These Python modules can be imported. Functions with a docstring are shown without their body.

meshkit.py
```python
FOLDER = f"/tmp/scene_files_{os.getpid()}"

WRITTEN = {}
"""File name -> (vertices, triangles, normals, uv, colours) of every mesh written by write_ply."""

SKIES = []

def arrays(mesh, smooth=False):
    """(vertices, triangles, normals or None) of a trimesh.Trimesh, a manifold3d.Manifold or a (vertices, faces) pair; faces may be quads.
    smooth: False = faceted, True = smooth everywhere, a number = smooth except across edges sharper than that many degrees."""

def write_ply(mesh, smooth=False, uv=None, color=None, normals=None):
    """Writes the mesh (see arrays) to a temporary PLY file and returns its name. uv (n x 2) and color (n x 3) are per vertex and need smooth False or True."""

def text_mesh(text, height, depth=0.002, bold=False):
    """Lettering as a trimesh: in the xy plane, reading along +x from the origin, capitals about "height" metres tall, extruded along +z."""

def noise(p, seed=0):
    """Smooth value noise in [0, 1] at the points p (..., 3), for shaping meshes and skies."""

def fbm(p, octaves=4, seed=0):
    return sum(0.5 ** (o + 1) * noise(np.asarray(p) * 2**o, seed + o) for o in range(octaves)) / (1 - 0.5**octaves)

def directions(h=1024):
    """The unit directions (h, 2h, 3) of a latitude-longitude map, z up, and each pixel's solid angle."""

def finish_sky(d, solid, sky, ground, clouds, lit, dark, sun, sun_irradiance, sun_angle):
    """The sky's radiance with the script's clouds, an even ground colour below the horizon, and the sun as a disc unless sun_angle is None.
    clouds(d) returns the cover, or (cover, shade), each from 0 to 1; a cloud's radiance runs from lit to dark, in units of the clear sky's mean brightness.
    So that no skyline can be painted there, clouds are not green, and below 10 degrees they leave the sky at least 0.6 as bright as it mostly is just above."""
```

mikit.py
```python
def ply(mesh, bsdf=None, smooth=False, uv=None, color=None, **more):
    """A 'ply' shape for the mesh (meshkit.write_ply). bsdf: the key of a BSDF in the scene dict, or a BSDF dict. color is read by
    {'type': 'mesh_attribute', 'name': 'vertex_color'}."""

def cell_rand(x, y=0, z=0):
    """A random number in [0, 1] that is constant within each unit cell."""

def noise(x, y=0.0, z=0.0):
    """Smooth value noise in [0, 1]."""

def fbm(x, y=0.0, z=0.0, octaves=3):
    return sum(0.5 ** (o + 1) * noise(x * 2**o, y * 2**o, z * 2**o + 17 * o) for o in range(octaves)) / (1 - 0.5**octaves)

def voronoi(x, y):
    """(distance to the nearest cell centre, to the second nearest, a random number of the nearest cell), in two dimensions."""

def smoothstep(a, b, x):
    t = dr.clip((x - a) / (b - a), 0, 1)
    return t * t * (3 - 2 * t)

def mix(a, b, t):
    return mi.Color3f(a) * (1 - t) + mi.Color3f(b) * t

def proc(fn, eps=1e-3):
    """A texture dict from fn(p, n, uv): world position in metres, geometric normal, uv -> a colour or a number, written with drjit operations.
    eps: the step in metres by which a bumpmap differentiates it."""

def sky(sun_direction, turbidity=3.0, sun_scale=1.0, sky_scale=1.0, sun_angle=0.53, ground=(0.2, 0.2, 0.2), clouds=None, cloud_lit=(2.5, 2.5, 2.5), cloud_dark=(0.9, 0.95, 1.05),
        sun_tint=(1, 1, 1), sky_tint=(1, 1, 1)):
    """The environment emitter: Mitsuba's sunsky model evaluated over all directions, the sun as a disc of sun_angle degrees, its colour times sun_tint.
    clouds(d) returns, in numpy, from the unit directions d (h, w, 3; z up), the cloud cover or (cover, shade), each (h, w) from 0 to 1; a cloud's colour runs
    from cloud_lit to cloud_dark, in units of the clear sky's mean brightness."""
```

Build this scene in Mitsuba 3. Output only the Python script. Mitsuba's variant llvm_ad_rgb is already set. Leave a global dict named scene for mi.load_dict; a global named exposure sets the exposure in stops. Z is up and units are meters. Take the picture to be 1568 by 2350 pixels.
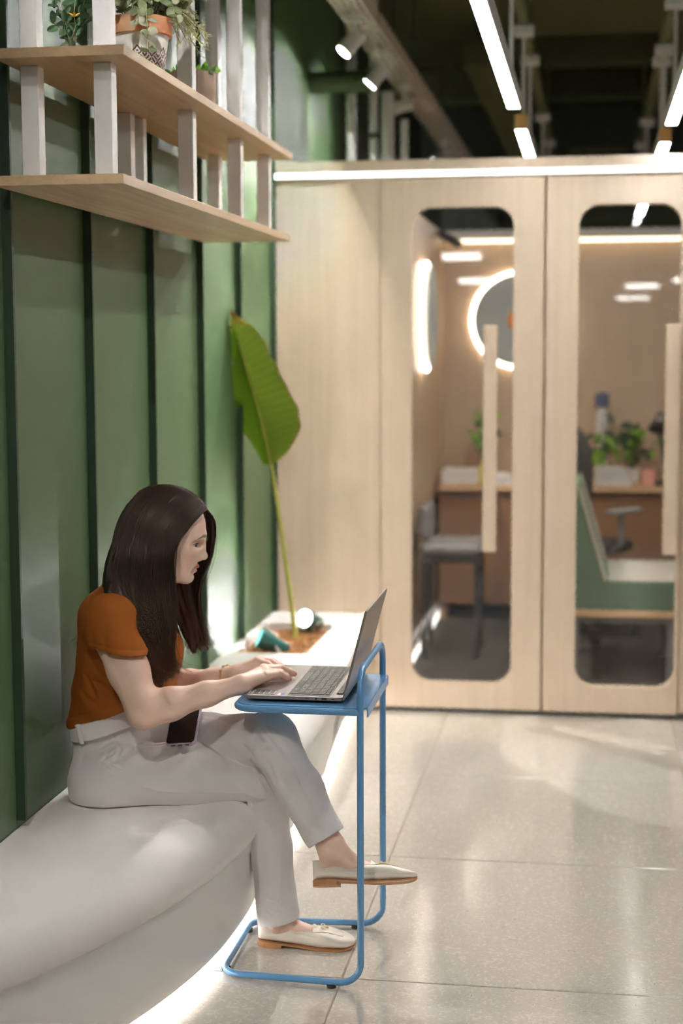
import math, random
import numpy as np
import trimesh
import drjit as dr
import mitsuba as mi
import mikit, meshkit
from mikit import proc, noise, fbm, voronoi, cell_rand, smoothstep, mix
import manifold3d as m3
import shapely.geometry as sg
from shapely import affinity
from shapely.ops import unary_union

T = mi.ScalarTransform4f
scene, labels = {}, {}
PI = math.pi

# ------------------------------------------------------------------ camera (metres, z up, y into the room)
FOCAL = 3636.44 / 1568
YAW, PITCH, ROLL = -0.156824, -0.102987, -0.003678
def cam_axes():
    cy, sy, cp, sp = math.cos(YAW), math.sin(YAW), math.cos(PITCH), math.sin(PITCH)
    f = np.array([sy * cp, cy * cp, sp]); r = np.array([cy, -sy, 0]); u = np.cross(r, f)
    return r * math.cos(ROLL) + u * math.sin(ROLL), -r * math.sin(ROLL) + u * math.cos(ROLL), f
_r, _u, _f = cam_axes()
_m = np.eye(4); _m[:3, 0], _m[:3, 1], _m[:3, 2], _m[:3, 3] = -_r, _u, _f, (0, 0, 1.46)
scene['camera'] = {'type': 'thinlens', 'fov_axis': 'x', 'fov': 2 * math.degrees(math.atan(0.5 / FOCAL)), 'near_clip': 0.05, 'far_clip': 100.0,
                   'aperture_radius': 0.0125, 'focus_distance': 3.62, 'to_world': T(_m)}
exposure = 1.27

# ------------------------------------------------------------------ light of the wider room: an even, dim, slightly warm surround
AMBIENT = 0.11
scene['surround'] = {'type': 'constant', 'radiance': {'type': 'rgb', 'value': [AMBIENT * 1.0, AMBIENT * 0.96, AMBIENT * 0.9]}}
PENDANT = [44.0, 43.0, 41.0]        # radiance of the linear pendants
STRIP = [2.4, 2.4, 2.3]             # LED strip along the booth
BENCH_LED = [5.5, 5.4, 5.2]      # LED under the bench
SPOT_FACE = [20.0, 19.6, 19.0]
WARM_LED = [11.0, 8.6, 6.0]

# ------------------------------------------------------------------ helpers
def rgb(*v): return {'type': 'rgb', 'value': list(v)}
def lin(r, g, b):
    o = []
    for c in (r, g, b):
        c /= 255.0
        o.append(c / 12.92 if c <= 0.04045 else ((c + 0.055) / 1.055) ** 2.4)
    return o
USED = {}
def key(name):
    """the next free key: name, name_001, name_002 ..."""
    n = USED.get(name, -1) + 1
    USED[name] = n
    return name if n == 0 else f'{name}_{n:03d}'
def put(k, mesh, bsdf, smooth=False, emit=None, **kw):
    d = mikit.ply(mesh, bsdf, smooth=smooth, **kw)
    if emit is not None:
        d['emitter'] = {'type': 'area', 'radiance': rgb(*emit)}
    scene[k] = d
    return k
def thing(name, label, cat, group=None):
    k = key(name)
    labels[k] = {'label': label, 'category': cat}
    if group: labels[k]['group'] = group
    return k
def part(parent, name, mesh, bsdf, smooth=False, emit=None, label=None, kind=None, **kw):
    k = key(f'{parent}__{name}')
    put(k, mesh, bsdf, smooth, emit, **kw)
    if label or kind:
        labels[k] = {}
        if label: labels[k]['label'] = label
        if kind: labels[k]['kind'] = kind
    return k
def struct(k, label=None):
    labels[k] = {'kind': 'structure'}
    if label: labels[k]['label'] = label
    return k
def box(x0, x1, y0, y1, z0, z1, bev=0.0):
    if bev <= 0:
        m = trimesh.creation.box((x1 - x0, y1 - y0, z1 - z0)); m.apply_translation(((x0 + x1) / 2, (y0 + y1) / 2, (z0 + z1) / 2)); return m
    pts = []
    for sx, X in ((-1, x0), (1, x1)):
        for sy, Y in ((-1, y0), (1, y1)):
            for sz, Z in ((-1, z0), (1, z1)):
                pts += [(X - sx * bev, Y - sy * bev, Z), (X - sx * bev, Y, Z - sz * bev), (X, Y - sy * bev, Z - sz * bev)]
    return trimesh.convex.convex_hull(np.array(pts))
def cat(*ms): return trimesh.util.concatenate([m for m in ms])
def tube(pts, r, sides=12, closed=False, caps=True):
    """a round tube along a polyline, radii per point or one, parallel-transported"""
    p = np.asarray(pts, float); n = len(p)
    r = np.broadcast_to(np.asarray(r, float), (n,))
    if closed: t = np.roll(p, -1, 0) - np.roll(p, 1, 0)
    else: t = np.gradient(p, axis=0)
    t /= np.linalg.norm(t, axis=1, keepdims=True) + 1e-12
    a = np.cross(t[0], [0, 0, 1.0] if abs(t[0][2]) < 0.9 else [1.0, 0, 0]); a /= np.linalg.norm(a)
    A = []
    for i in range(n):
        a = a - t[i] * (a @ t[i]); a /= np.linalg.norm(a) + 1e-12
        A.append(a)
    A = np.array(A); B = np.cross(t, A)
    ang = np.arange(sides) * 2 * PI / sides
    v = p[:, None] + r[:, None, None] * (np.cos(ang)[None, :, None] * A[:, None] + np.sin(ang)[None, :, None] * B[:, None])
    m = n if closed else n - 1
    i, j = np.meshgrid(np.arange(m), np.arange(sides), indexing='ij')
    i2 = (i + 1) % n; j2 = (j + 1) % sides
    f = np.stack([i * sides + j, i * sides + j2, i2 * sides + j2, i2 * sides + j], -1).reshape(-1, 4)
    f = np.vstack([f[:, [0, 2, 1]], f[:, [0, 3, 2]]])
    v = v.reshape(-1, 3)
    if caps and not closed:
        v = np.vstack([v, p[0], p[-1]]); c0, c1 = n * sides, n * sides + 1
        k = np.arange(sides); k2 = (k + 1) % sides
        f = np.vstack([f, np.stack([k * 0 + c0, k, k2], 1)[:, [0, 1, 2]], np.stack([k * 0 + c1, (n - 1) * sides + k2, (n - 1) * sides + k], 1)])
    f = f[:, ::-1]
    mesh = trimesh.Trimesh(v, f, process=False)
    if mesh.volume < 0: mesh.invert()
    return mesh
def spline(pts, n=24):
    """Catmull-Rom through the points (any number of columns)"""
    p = np.asarray(pts, float)
    p = np.vstack([2 * p[0] - p[1], p, 2 * p[-1] - p[-2]])
    s = np.linspace(0, len(p) - 3 - 1e-9, n); i = s.astype(int); t = (s - i)[:, None]
    a, b, c, d = p[i], p[i + 1], p[i + 2], p[i + 3]
    return 0.5 * (2 * b + (c - a) * t + (2 * a - 5 * b + 4 * c - d) * t ** 2 + (3 * b - a - 3 * c + d) * t ** 3)
def fillet(pts, rad, n=8):
    """polyline with its inner corners rounded"""
    p = [np.asarray(q, float) for q in pts]; out = [p[0]]
    rad = rad if isinstance(rad, (list, tuple)) else [rad] * (len(p) - 2)
    for k in range(1, len(p) - 1):
        a, b, c = p[k - 1], p[k], p[k + 1]; r_ = rad[k - 1]
        u = (a - b) / np.linalg.norm(a - b); w = (c - b) / np.linalg.norm(c - b)
        h = math.acos(np.clip(u @ w, -1, 1)) / 2; d = r_ / math.tan(h)
        s, e = b + u * d, b + w * d; o = b + (u + w) / np.linalg.norm(u + w) * (r_ / math.sin(h))
        for q in range(n + 1):
            th = q / n; x = s - o; y = e - o; om = math.acos(np.clip((x @ y) / r_ / r_, -1, 1))
            out.append(o + (math.sin((1 - th) * om) * x + math.sin(th * om) * y) / math.sin(om))
    out.append(p[-1]); return np.array(out)
def lathe(profile, sides=40, center=(0, 0, 0)):
    m = trimesh.creation.revolve(np.asarray(profile, float), sections=sides)
    m.apply_translation(center); return m
def extrude(poly, depth, engine='earcut'):
    g = getattr(poly, 'geoms', [poly])
    return cat(*[trimesh.creation.extrude_polygon(q, depth, engine=engine) for q in g])
def upright_y(m, y):
    """a shape drawn in (x, z) and extruded by its depth: stands it up with its front at y and its depth going to +y"""
    M = np.eye(4); M[:3, :3] = np.array([[1, 0, 0], [0, 0, 1], [0, 1, 0]], float); M[1, 3] = y
    m = m.copy(); m.apply_transform(M); m.invert()
    if m.volume < 0: m.invert()
    return m
def frame_to(axis, origin=(0, 0, 0), up=(0, 0, 1)):
    """4x4 that takes +z to axis"""
    z = np.asarray(axis, float); z /= np.linalg.norm(z)
    x = np.cross(up, z)
    if np.linalg.norm(x) < 1e-6: x = np.cross((1, 0, 0), z)
    x /= np.linalg.norm(x); M = np.eye(4); M[:3, 0], M[:3, 1], M[:3, 2], M[:3, 3] = x, np.cross(z, x), z, origin
    return M
def rrect(x0, x1, y0, y1, r, q=10):
    return sg.box(x0 + r, y0 + r, x1 - r, y1 - r).buffer(r, quad_segs=q)

# ------------------------------------------------------------------ materials
def mat(k, color, rough=0.5, spec=0.5, two=True, **kw):
    c = color if isinstance(color, dict) else rgb(*color)
    b = {'type': 'principled', 'base_color': c, 'roughness': rough, 'specular': spec, **kw}
    scene[k] = {'type': 'twosided', 'bsdf': b} if two else b
    return k
def bumped(k, color, height, rough=0.5, spec=0.5, eps=1e-3, **kw):
    c = color if isinstance(color, dict) else rgb(*color)
    scene[k] = {'type': 'twosided', 'bsdf': {'type': 'bumpmap', 'arbitrary': proc(height, eps), 'scale': 1.0,
                'bsdf': {'type': 'principled', 'base_color': c, 'roughness': rough, 'specular': spec, **kw}}}
    return k
def vcol(): return {'type': 'mesh_attribute', 'name': 'vertex_color'}

def wood_vertical(p, n, uv):
    g = fbm(p.x * 55 + fbm(p.x * 3, p.z * 0.8, p.y) * 2, p.z * 1.3, p.y * 55, 3)
    f = noise(p.x * 420, p.z * 9, p.y * 420)
    t = dr.clip(0.55 * g + 0.25 * f + 0.25 * noise(p.x * 6, p.z * 0.7, 5), 0, 1)
    return mix((0.58, 0.440, 0.320), (0.76, 0.610, 0.475), t)
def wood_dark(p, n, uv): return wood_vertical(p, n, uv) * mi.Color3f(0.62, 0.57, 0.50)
def wood_length(p, n, uv):
    g = fbm(p.x * 60, p.y * 1.6, p.z * 60, 3)
    f = noise(p.x * 380, p.y * 10, p.z * 380)
    t = dr.clip(0.6 * g + 0.3 * f, 0, 1)
    return mix((0.45, 0.285, 0.15), (0.66, 0.475, 0.295), t)
def terrazzo(p, n, uv):
    a = fbm(p.x * 2.2, p.y * 2.2, 0.3, 3)
    s = noise(p.x * 300, p.y * 300, 1.0)
    s2 = noise(p.x * 150, p.y * 150, 4.0)
    big = noise(p.x * 50, p.y * 50, 9.0)
    c = mix((0.43, 0.395, 0.35), (0.52, 0.485, 0.44), a)
    c = mix(c, (0.68, 0.62, 0.54), 0.35 * smoothstep(0.60, 0.82, s2))
    c = mix(c, (0.36, 0.295, 0.22), 0.35 * smoothstep(0.72, 0.90, s))
    c = mix(c, (0.24, 0.19, 0.14), 0.55 * smoothstep(0.86, 0.93, s2) * smoothstep(0.5, 0.7, big))
    return c * (0.94 + 0.12 * cell_rand(dr.floor((p.x - 0.324) / 0.89), dr.floor((p.y - 3.517) / 0.899), 3))
mat('m_floor', proc(terrazzo), 0.13, 0.55)
mat('m_grout', (0.33, 0.28, 0.22), 0.8)
mat('m_green', (0.050, 0.088, 0.040), 0.45, 0.25)
mat('m_green_dark', (0.020, 0.030, 0.013), 0.6)
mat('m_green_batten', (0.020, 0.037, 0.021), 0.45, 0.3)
mat('m_ceiling', (0.062, 0.070, 0.027), 0.8)
mat('m_wood', proc(wood_vertical), 0.42, 0.4)
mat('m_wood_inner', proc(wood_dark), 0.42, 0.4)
mat('m_board', proc(wood_length), 0.40, 0.4)
mat('m_white', (0.82, 0.80, 0.78), 0.4)
mat('m_dull_white', (0.66, 0.645, 0.62), 0.55)
mat('m_tray', (0.60, 0.50, 0.42), 0.5)
mat('m_black', (0.012, 0.012, 0.013), 0.5)
mat('m_dark', (0.035, 0.033, 0.03), 0.6)
mat('m_steel', (0.50, 0.50, 0.50), 0.3, 0.5, metallic=1.0)
mat('m_lamp', (0.8, 0.8, 0.8), 0.5)
mat('m_amber', (0.75, 0.42, 0.12), 0.5)
scene['m_pane'] = {'type': 'thindielectric', 'int_ior': 1.5}
# ================================================================== the setting
# ---- floor: terrazzo slabs with thin joints on a grout bed
scene['floor'] = mikit.ply(box(-1.6, 3.6, -19.0, 12.0, -0.06, -0.004), 'm_grout'); struct('floor', 'polished beige terrazzo floor of large square slabs')
TX, TY, TXO, TYO, J = 0.8835, 0.899, 0.3245, 3.517, 0.0018
for iy in range(-3, 4):
    for ix in range(-3, 3):
        x0, y0 = TXO + ix * TX, TYO + iy * TY
        if x0 + TX < -1.6: continue
        y1 = min(y0 + TY, 6.36)
        if y1 - y0 < 0.05: continue
        part('floor', 'tile', box(max(x0, -1.60) + J, x0 + TX - J, y0 + J, y1 - J, -0.02, 0.0, 0.0015), 'm_floor')
# ---- green panelled wall
XW, H = -1.268, 3.4
scene['wall_left'] = mikit.ply(box(-1.42, XW - 0.012, -1.0, 12.0, 0, H), 'm_green_dark'); struct('wall_left', 'green panelled wall behind the bench')
BY = [3.320, 3.878, 4.452, 5.036, 5.603, 6.222]
BYA = [BY[0] - 0.567 * k for k in range(7, 0, -1)] + BY
for k in range(len(BYA)):
    y0 = BYA[k]; y1 = BYA[k + 1] if k + 1 < len(BYA) else 8.0
    part('wall_left', 'panel', box(XW - 0.014, XW, y0 + 0.001, y1 - 0.001, 0.0, H), 'm_green')
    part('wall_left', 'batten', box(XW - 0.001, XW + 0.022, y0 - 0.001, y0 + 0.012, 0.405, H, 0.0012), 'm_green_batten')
# ---- the wooden meeting booth: fascia, fixed panel, two doors
YB = 6.252
scene['wall_back'] = mikit.ply(box(-1.262, -0.832, YB, YB + 0.06, 0.015, 2.150, 0.002), 'm_wood'); struct('wall_back', 'pale oak veneer partition panel beside the doors')
part('wall_back', 'fascia', box(-1.268, 2.2, YB - 0.012, YB + 0.07, 2.146, 2.190, 0.002), 'm_wood')
k = thing('light_strip', 'thin white LED strip along the top of the wooden partition', 'light strip')
part(k, 'diffuser', upright_y(extrude(sg.box(-1.266, 2.126, 2.2, 2.144), 0.0004), YB - 0.0145), 'm_lamp', emit=STRIP)
part(k, 'channel', box(-1.268, 2.2, YB - 0.013, YB + 0.02, 2.121, 2.1455), 'm_dull_white')
struct(put('trim_1', box(-1.262, 2.2, YB + 0.004, YB + 0.06, 0.0, 0.014), 'm_dark'))
def door(n, x0, x1, h0, h1, y, hx):
    k = f'door_{n}'
    z0, z1, d = 0.018, 2.118, 0.045
    hole = rrect(h0, h1, 0.123, 2.005, 0.078)
    frame = sg.box(x0, z0, x1, z1).difference(hole)
    put(k, upright_y(extrude(frame, d), y), 'm_wood', 35); struct(k, 'sliding oak door with a rounded glazed opening')
    part(k, 'pane', upright_y(extrude(hole.buffer(0.004), 0.0005), y + d * 0.55), 'm_pane')
    part(k, 'handle', box(hx - 0.0275, hx + 0.0275, y - 0.062, y - 0.030, 0.66, 1.548, 0.004), 'm_wood')
    for z in (0.80, 1.42):
        part(k, 'handle_stud', trimesh.creation.cylinder(0.010, 0.075, 16, transform=frame_to((0, 1, 0), (hx, y + 0.005, z))), 'm_steel', 30)
door(1, -0.829, -0.190, -0.7072, -0.3085, YB, -0.393)
door(2, -0.181, 0.3425, -0.0557, 0.3305, YB, 0.303)
door(3, 0.351, 1.10, 0.47, 0.98, YB + 0.03, 0.62)
for n_, (a, b) in enumerate(((-0.20, -0.17), (0.335, 0.365))):
    struct(put(f'trim_{n_ + 3}', box(a, b, YB + 0.046, YB + 0.10, 0.0, 2.146), 'm_wood'))
# ---- inside the booth
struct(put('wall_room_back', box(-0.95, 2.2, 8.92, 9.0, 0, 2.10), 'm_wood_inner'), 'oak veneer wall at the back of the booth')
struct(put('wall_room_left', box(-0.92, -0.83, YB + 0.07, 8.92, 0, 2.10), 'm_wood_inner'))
struct(put('wall_room_right', box(2.1, 2.2, YB + 0.07, 8.92, 0, 2.10), 'm_wood'))
struct(put('trim_2', box(-0.83, 2.1, 8.80, 8.92, 2.055, 2.10), 'm_dull_white'))
struct(put('baseboard_room', box(-0.829, -0.805, YB + 0.2, 8.92, 0, 0.06, 0.004), 'm_white'))
k = thing('skirting_light', 'glowing strip along the foot of the left wall inside the booth', 'light strip')
put(k, box(-0.8049, -0.800, YB + 0.6, 8.6, 0.012, 0.052, 0.001), 'm_lamp', emit=[0.75, 0.72, 0.66])
def carpet_c(p, n, uv):
    return mix((0.035, 0.032, 0.028), (0.075, 0.068, 0.058), noise(p.x * 240, p.y * 240, 0))
mat('m_carpet', proc(carpet_c), 0.95, 0.1)
struct(put('floor_room', box(-0.83, 2.1, 6.34, 8.92, 0.0, 0.006), 'm_carpet'), 'dark carpet inside the booth')
k = thing('cove_light', 'warm light strip under the cornice inside the booth', 'light strip')
put(k, box(-0.80, 2.05, 8.86, 8.88, 2.035, 2.052), 'm_lamp', emit=[1.3, 1.05, 0.72])
# ---- dark green ceiling with its beams
scene['ceiling'] = mikit.ply(box(-1.42, 3.6, -19.0, 9.45, 3.25, 3.40), 'm_ceiling'); struct('ceiling', 'dark green painted concrete ceiling')
struct(put('ceiling_upper', box(-1.42, 3.6, 9.45, 14.0, 3.9, 4.0), 'm_ceiling'))
struct(put('wall_far', box(-1.42, 3.6, 13.0, 13.1, 0, 4.0), 'm_green_dark'))
for k_, (x0, x1) in enumerate(((-0.62, -0.40), (0.42, 0.62), (1.6, 1.8))):
    part('ceiling', 'beam', box(x0, x1, 9.45, 13.0, 3.28, 3.9), 'm_ceiling')
for y in (10.9, 12.4):
    part('ceiling', 'cross_beam', box(-1.4, 3.6, y, y + 0.25, 3.35, 3.9), 'm_ceiling')
# ================================================================== lamps overhead
def pendant(y0, y1, x, label, group='linear pendants in two rows', dim=1.0):
    k = thing('linear_pendant', label, 'pendant lamp', group)
    w, z0, z1 = 0.024, 2.33, 2.385
    q = extrude(sg.box(x - w + 0.003, y0 + 0.022, x + w - 0.003, y1 - 0.022), 0.0004); q.apply_translation((0, 0, z0 - 0.0002))
    part(k, 'diffuser', q, 'm_lamp', emit=[c * dim for c in PENDANT])
    part(k, 'housing', box(x - w, x + w, y0 + 0.02, y1 - 0.02, z0 + 0.0004, z1 + 0.004, 0.003), 'm_dull_white')
    for a in (y0, y1 - 0.022):
        part(k, 'end_cap', box(x - w - 0.001, x + w + 0.001, a, a + 0.022, z0 - 0.001, z1 + 0.006, 0.004), 'm_amber')
    for y in (y0 + 0.22, y1 - 0.22):
        part(k, 'rod', trimesh.creation.cylinder(0.0085, 2.745 - z1, 12, transform=T_(x, y, (2.745 + z1) / 2)), 'm_dull_white', 30)
        part(k, 'canopy', box(x - 0.042, x + 0.042, y - 0.042, y + 0.042, 2.735, 2.775, 0.006), 'm_dull_white')
def T_(x, y, z):
    M = np.eye(4); M[:3, 3] = (x, y, z); return M
for a, b, lab in ((4.0, 5.96, 'long white linear pendant left of the bright ceiling gap, nearest in its row'), (6.50, 7.62, 'short-looking white linear pendant hanging just above the left door'), (9.0, 10.6, 'linear pendant far behind the booth, left row')):
    pendant(a, b, -0.296, lab)
for a, b, lab in ((0.8, 2.55, 'linear pendant of the right row beside the viewer'), (2.95, 4.6, 'linear pendant of the right row over the aisle, level with the woman'), (4.85, 6.50, 'long white linear pendant at the top right edge of the picture'), (7.02, 7.75, 'short-looking white linear pendant hanging above the right door'), (9.3, 10.8, 'linear pendant far behind the booth, right row')):
    pendant(a, b, 0.295, lab, dim=0.8 if a < 2 else 1.0)
for x, s in ((-0.296, 'left'), (0.295, 'right')):
    k = thing('ceiling_rail', f'dark green rail that the {s} row of pendants hangs from', 'rail', None)
    put(k, box(x - 0.02, x + 0.02, 0, 11.5, 2.775, 2.815, 0.003), 'm_ceiling')
    for y in (1.5, 4.6, 7.3, 10.2):
        part(k, 'hanger', trimesh.creation.cylinder(0.006, 0.44, 8, transform=T_(x, y, 3.03)), 'm_ceiling')
# ---- perforated cable tray with spotlights
tray = thing('cable_tray', 'pale perforated metal cable tray running under the ceiling', 'cable tray')
def tray_piece(y0, y1, holes):
    x0, x1, z = -0.955, -0.835, 2.70
    m = m3.CrossSection([[(x0, y0), (x1, y0), (x1, y1), (x0, y1)]])
    if holes:
        hs, y = [], y0 + 0.03
        while y < y1 - 0.02:
            for c in range(4):
                cx, cy = x0 + 0.018 + c * 0.028, y + (0.031 if c % 2 else 0)
                hs.append([(cx + 0.0085 * math.cos(a), cy + 0.017 * math.sin(a)) for a in np.arange(10) * PI / 5])
            y += 0.062
        m = m - m3.CrossSection(hs)
    mm = m.extrude(0.0007).to_mesh(); m = trimesh.Trimesh(mm.vert_properties[:, :3], mm.tri_verts, process=False); m.apply_translation((0, 0, z))
    part(tray, 'perforated_sheet' if holes else 'sheet', m, 'm_tray')
    for x in (x0, x1 - 0.002):
        part(tray, 'side_flange', box(x, x + 0.002, y0, y1, z + 0.0026, z + 0.062), 'm_tray')
    part(tray, 'joint_plate', box(x0 + 0.001, x1 - 0.001, y1 - 0.012, y1 + 0.012, z - 0.004, z - 0.0002), 'm_tray')
tray_piece(1.0, 4.2, False); tray_piece(4.23, 6.25, True); tray_piece(6.28, 8.05, True); tray_piece(8.08, 11.6, False)
for y in (2.5, 5.2, 7.6, 10.0):
    for x in (-0.945, -0.845):
        part(tray, 'hanger', trimesh.creation.cylinder(0.004, 0.50, 8, transform=T_(x, y, 3.01)), 'm_green_dark')
def cyl_between(a, b, r0, r1=None, sides=24):
    a, b = np.asarray(a, float), np.asarray(b, float)
    L = np.linalg.norm(b - a); r1 = r0 if r1 is None else r1
    m = lathe([(0, 0), (r0 * 0.92, 0), (r0, r0 * 0.08), (r1, L - r1 * 0.08), (r1 * 0.92, L), (0, L)], sides)
    m.apply_transform(frame_to(b - a, a)); return m
def spotlight(y, aim, label, lit=True, power=0.0, cut=30, x=-0.895):
    k = thing('spotlight', label, 'spotlight', 'white spotlights on the cable tray')
    aim = np.asarray(aim, float) / np.linalg.norm(aim)
    piv = np.array([x, y, 2.605])
    part(k, 'mount', cat(lathe([(0, 2.672), (0.030, 2.672), (0.030, 2.698), (0, 2.698)], 24, (x, y, 0)), cyl_between((x, y, 2.675), piv + (0, 0, 0.0), 0.009)), 'm_white', 30)
    a, b = piv - aim * 0.035, piv + aim * 0.062
    part(k, 'head', cat(cyl_between(a, b, 0.0305, 0.033), cyl_between(piv + (0.03, 0, 0), piv - (0.03, 0, 0), 0.007)), 'm_white', 30)
    face = trimesh.creation.cylinder(0.029, 0.002, 24, transform=frame_to(aim, b + aim * 0.0015))
    part(k, 'lens', face, 'm_lamp', emit=SPOT_FACE if lit else [0.02, 0.02, 0.02])
    if power:
        o = b + aim * 0.008
        scene[k + '_beam'] = {'type': 'spot', 'to_world': T().look_at(origin=o.tolist(), target=(o + aim).tolist(), up=[0.3, 0.1, 1]), 'intensity': rgb(power, power * 0.965, power * 0.91), 'cutoff_angle': float(cut), 'beam_width': cut * 0.45}
spotlight(6.00, (-0.60, -0.30, -0.75), 'nearest white spotlight on the cable tray in the picture, tilted towards the wall', True, 9.0, 60)
spotlight(6.72, (-0.64, -0.10, -0.76), 'white spotlight hanging straight down, second on the cable tray', True, 16.0, 78)
spotlight(7.62, (-1.0, -0.30, -0.32), 'white spotlight turned sideways, third on the cable tray', True, 1.6, 50)
spotlight(9.6, (-0.8, 0.5, -0.4), 'farthest blurred white spotlight at the end of the cable tray', True, 3.0, 40)
for y, aim, p, lab in ((1.25, (0.06, 2.3, -2.05), 3.0, 'nearest'), (2.1, (0.75, 4.15, -1.25), 1.0, 'second'), (3.0, (-0.17, 0.62, -0.46), 2.2, 'third'), (3.95, (0.60, 2.3, -1.05), 0.6, 'fourth'), (4.9, (-0.15, -1.15, -0.38), 4.0, 'fifth')):
    spotlight(y, aim, lab + ' white spotlight on the stretch of cable tray above the frame', True, p, 30)
# ---- ducts and pipes up in the dark
k = thing('air_duct', 'dark green round duct crossing in front of the white pipes', 'duct')
put(k, tube([(-1.262, 7.16, 2.645), (-1.00, 7.16, 2.645)], 0.048, 20), 'm_green_dark', 40)
part(k, 'flange', tube([(-1.02, 7.16, 2.645), (-0.995, 7.16, 2.645)], 0.056, 20), 'm_green_dark', 40)
for x, y, r, lab in ((-1.105, 7.32, 0.0235, 'leftmost white vertical pipe behind the wooden partition'), (-1.005, 7.34, 0.0200, 'banded pinkish white vertical pipe, second behind the wooden partition'), (-0.937, 7.32, 0.0300, 'brightest and thickest white vertical pipe behind the wooden partition'), (-0.865, 7.36, 0.0190, 'short white vertical pipe nearest the cable tray')):
    k = thing('pipe', lab, 'pipe', 'vertical pipes behind the partition')
    top = {-0.937: 2.62, -0.865: 2.50}.get(x, 3.25)
    put(k, tube([(x, y, 0.0), (x, y, top)], r, 18), 'm_white', 40)
    if x == -1.005: part(k, 'collar', tube([(x, y, 2.415), (x, y, 2.44)], r + 0.004, 18), 'm_dark', 40)
for cx, cy, lab in ((0.03, 11.2, 'dark trapezoid duct hood with a green rim above the doors'), (-0.56, 11.9, 'smaller dark duct hood beside the hanging rods')):
    k = thing('duct_hood', lab, 'duct')
    w = 0.30 if cx > 0 else 0.16
    pl = sg.Polygon([(-w, 2.35), (-w, 2.62), (-w * 0.68, 2.80), (w * 0.68, 2.80), (w, 2.62), (w, 2.35)])
    m = upright_y(extrude(pl.difference(affinity.scale(pl, 0.9, 0.9)), 0.9), cy); m.apply_translation((cx, 0, 0))
    put(k, m, 'm_green_dark')
    for s_ in (-1, 1): part(k, 'hanger', tube([(cx + s_ * w * 0.6, cy + 0.45, 2.79), (cx + s_ * w * 0.6, cy + 0.45, 3.95)], 0.006, 6), 'm_green_dark')
    part(k, 'rim', tube([(cx - w * 0.7, cy - 0.01, 2.805), (cx + w * 0.7, cy - 0.01, 2.805)], 0.016, 10), 'm_ceiling', 40)
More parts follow.
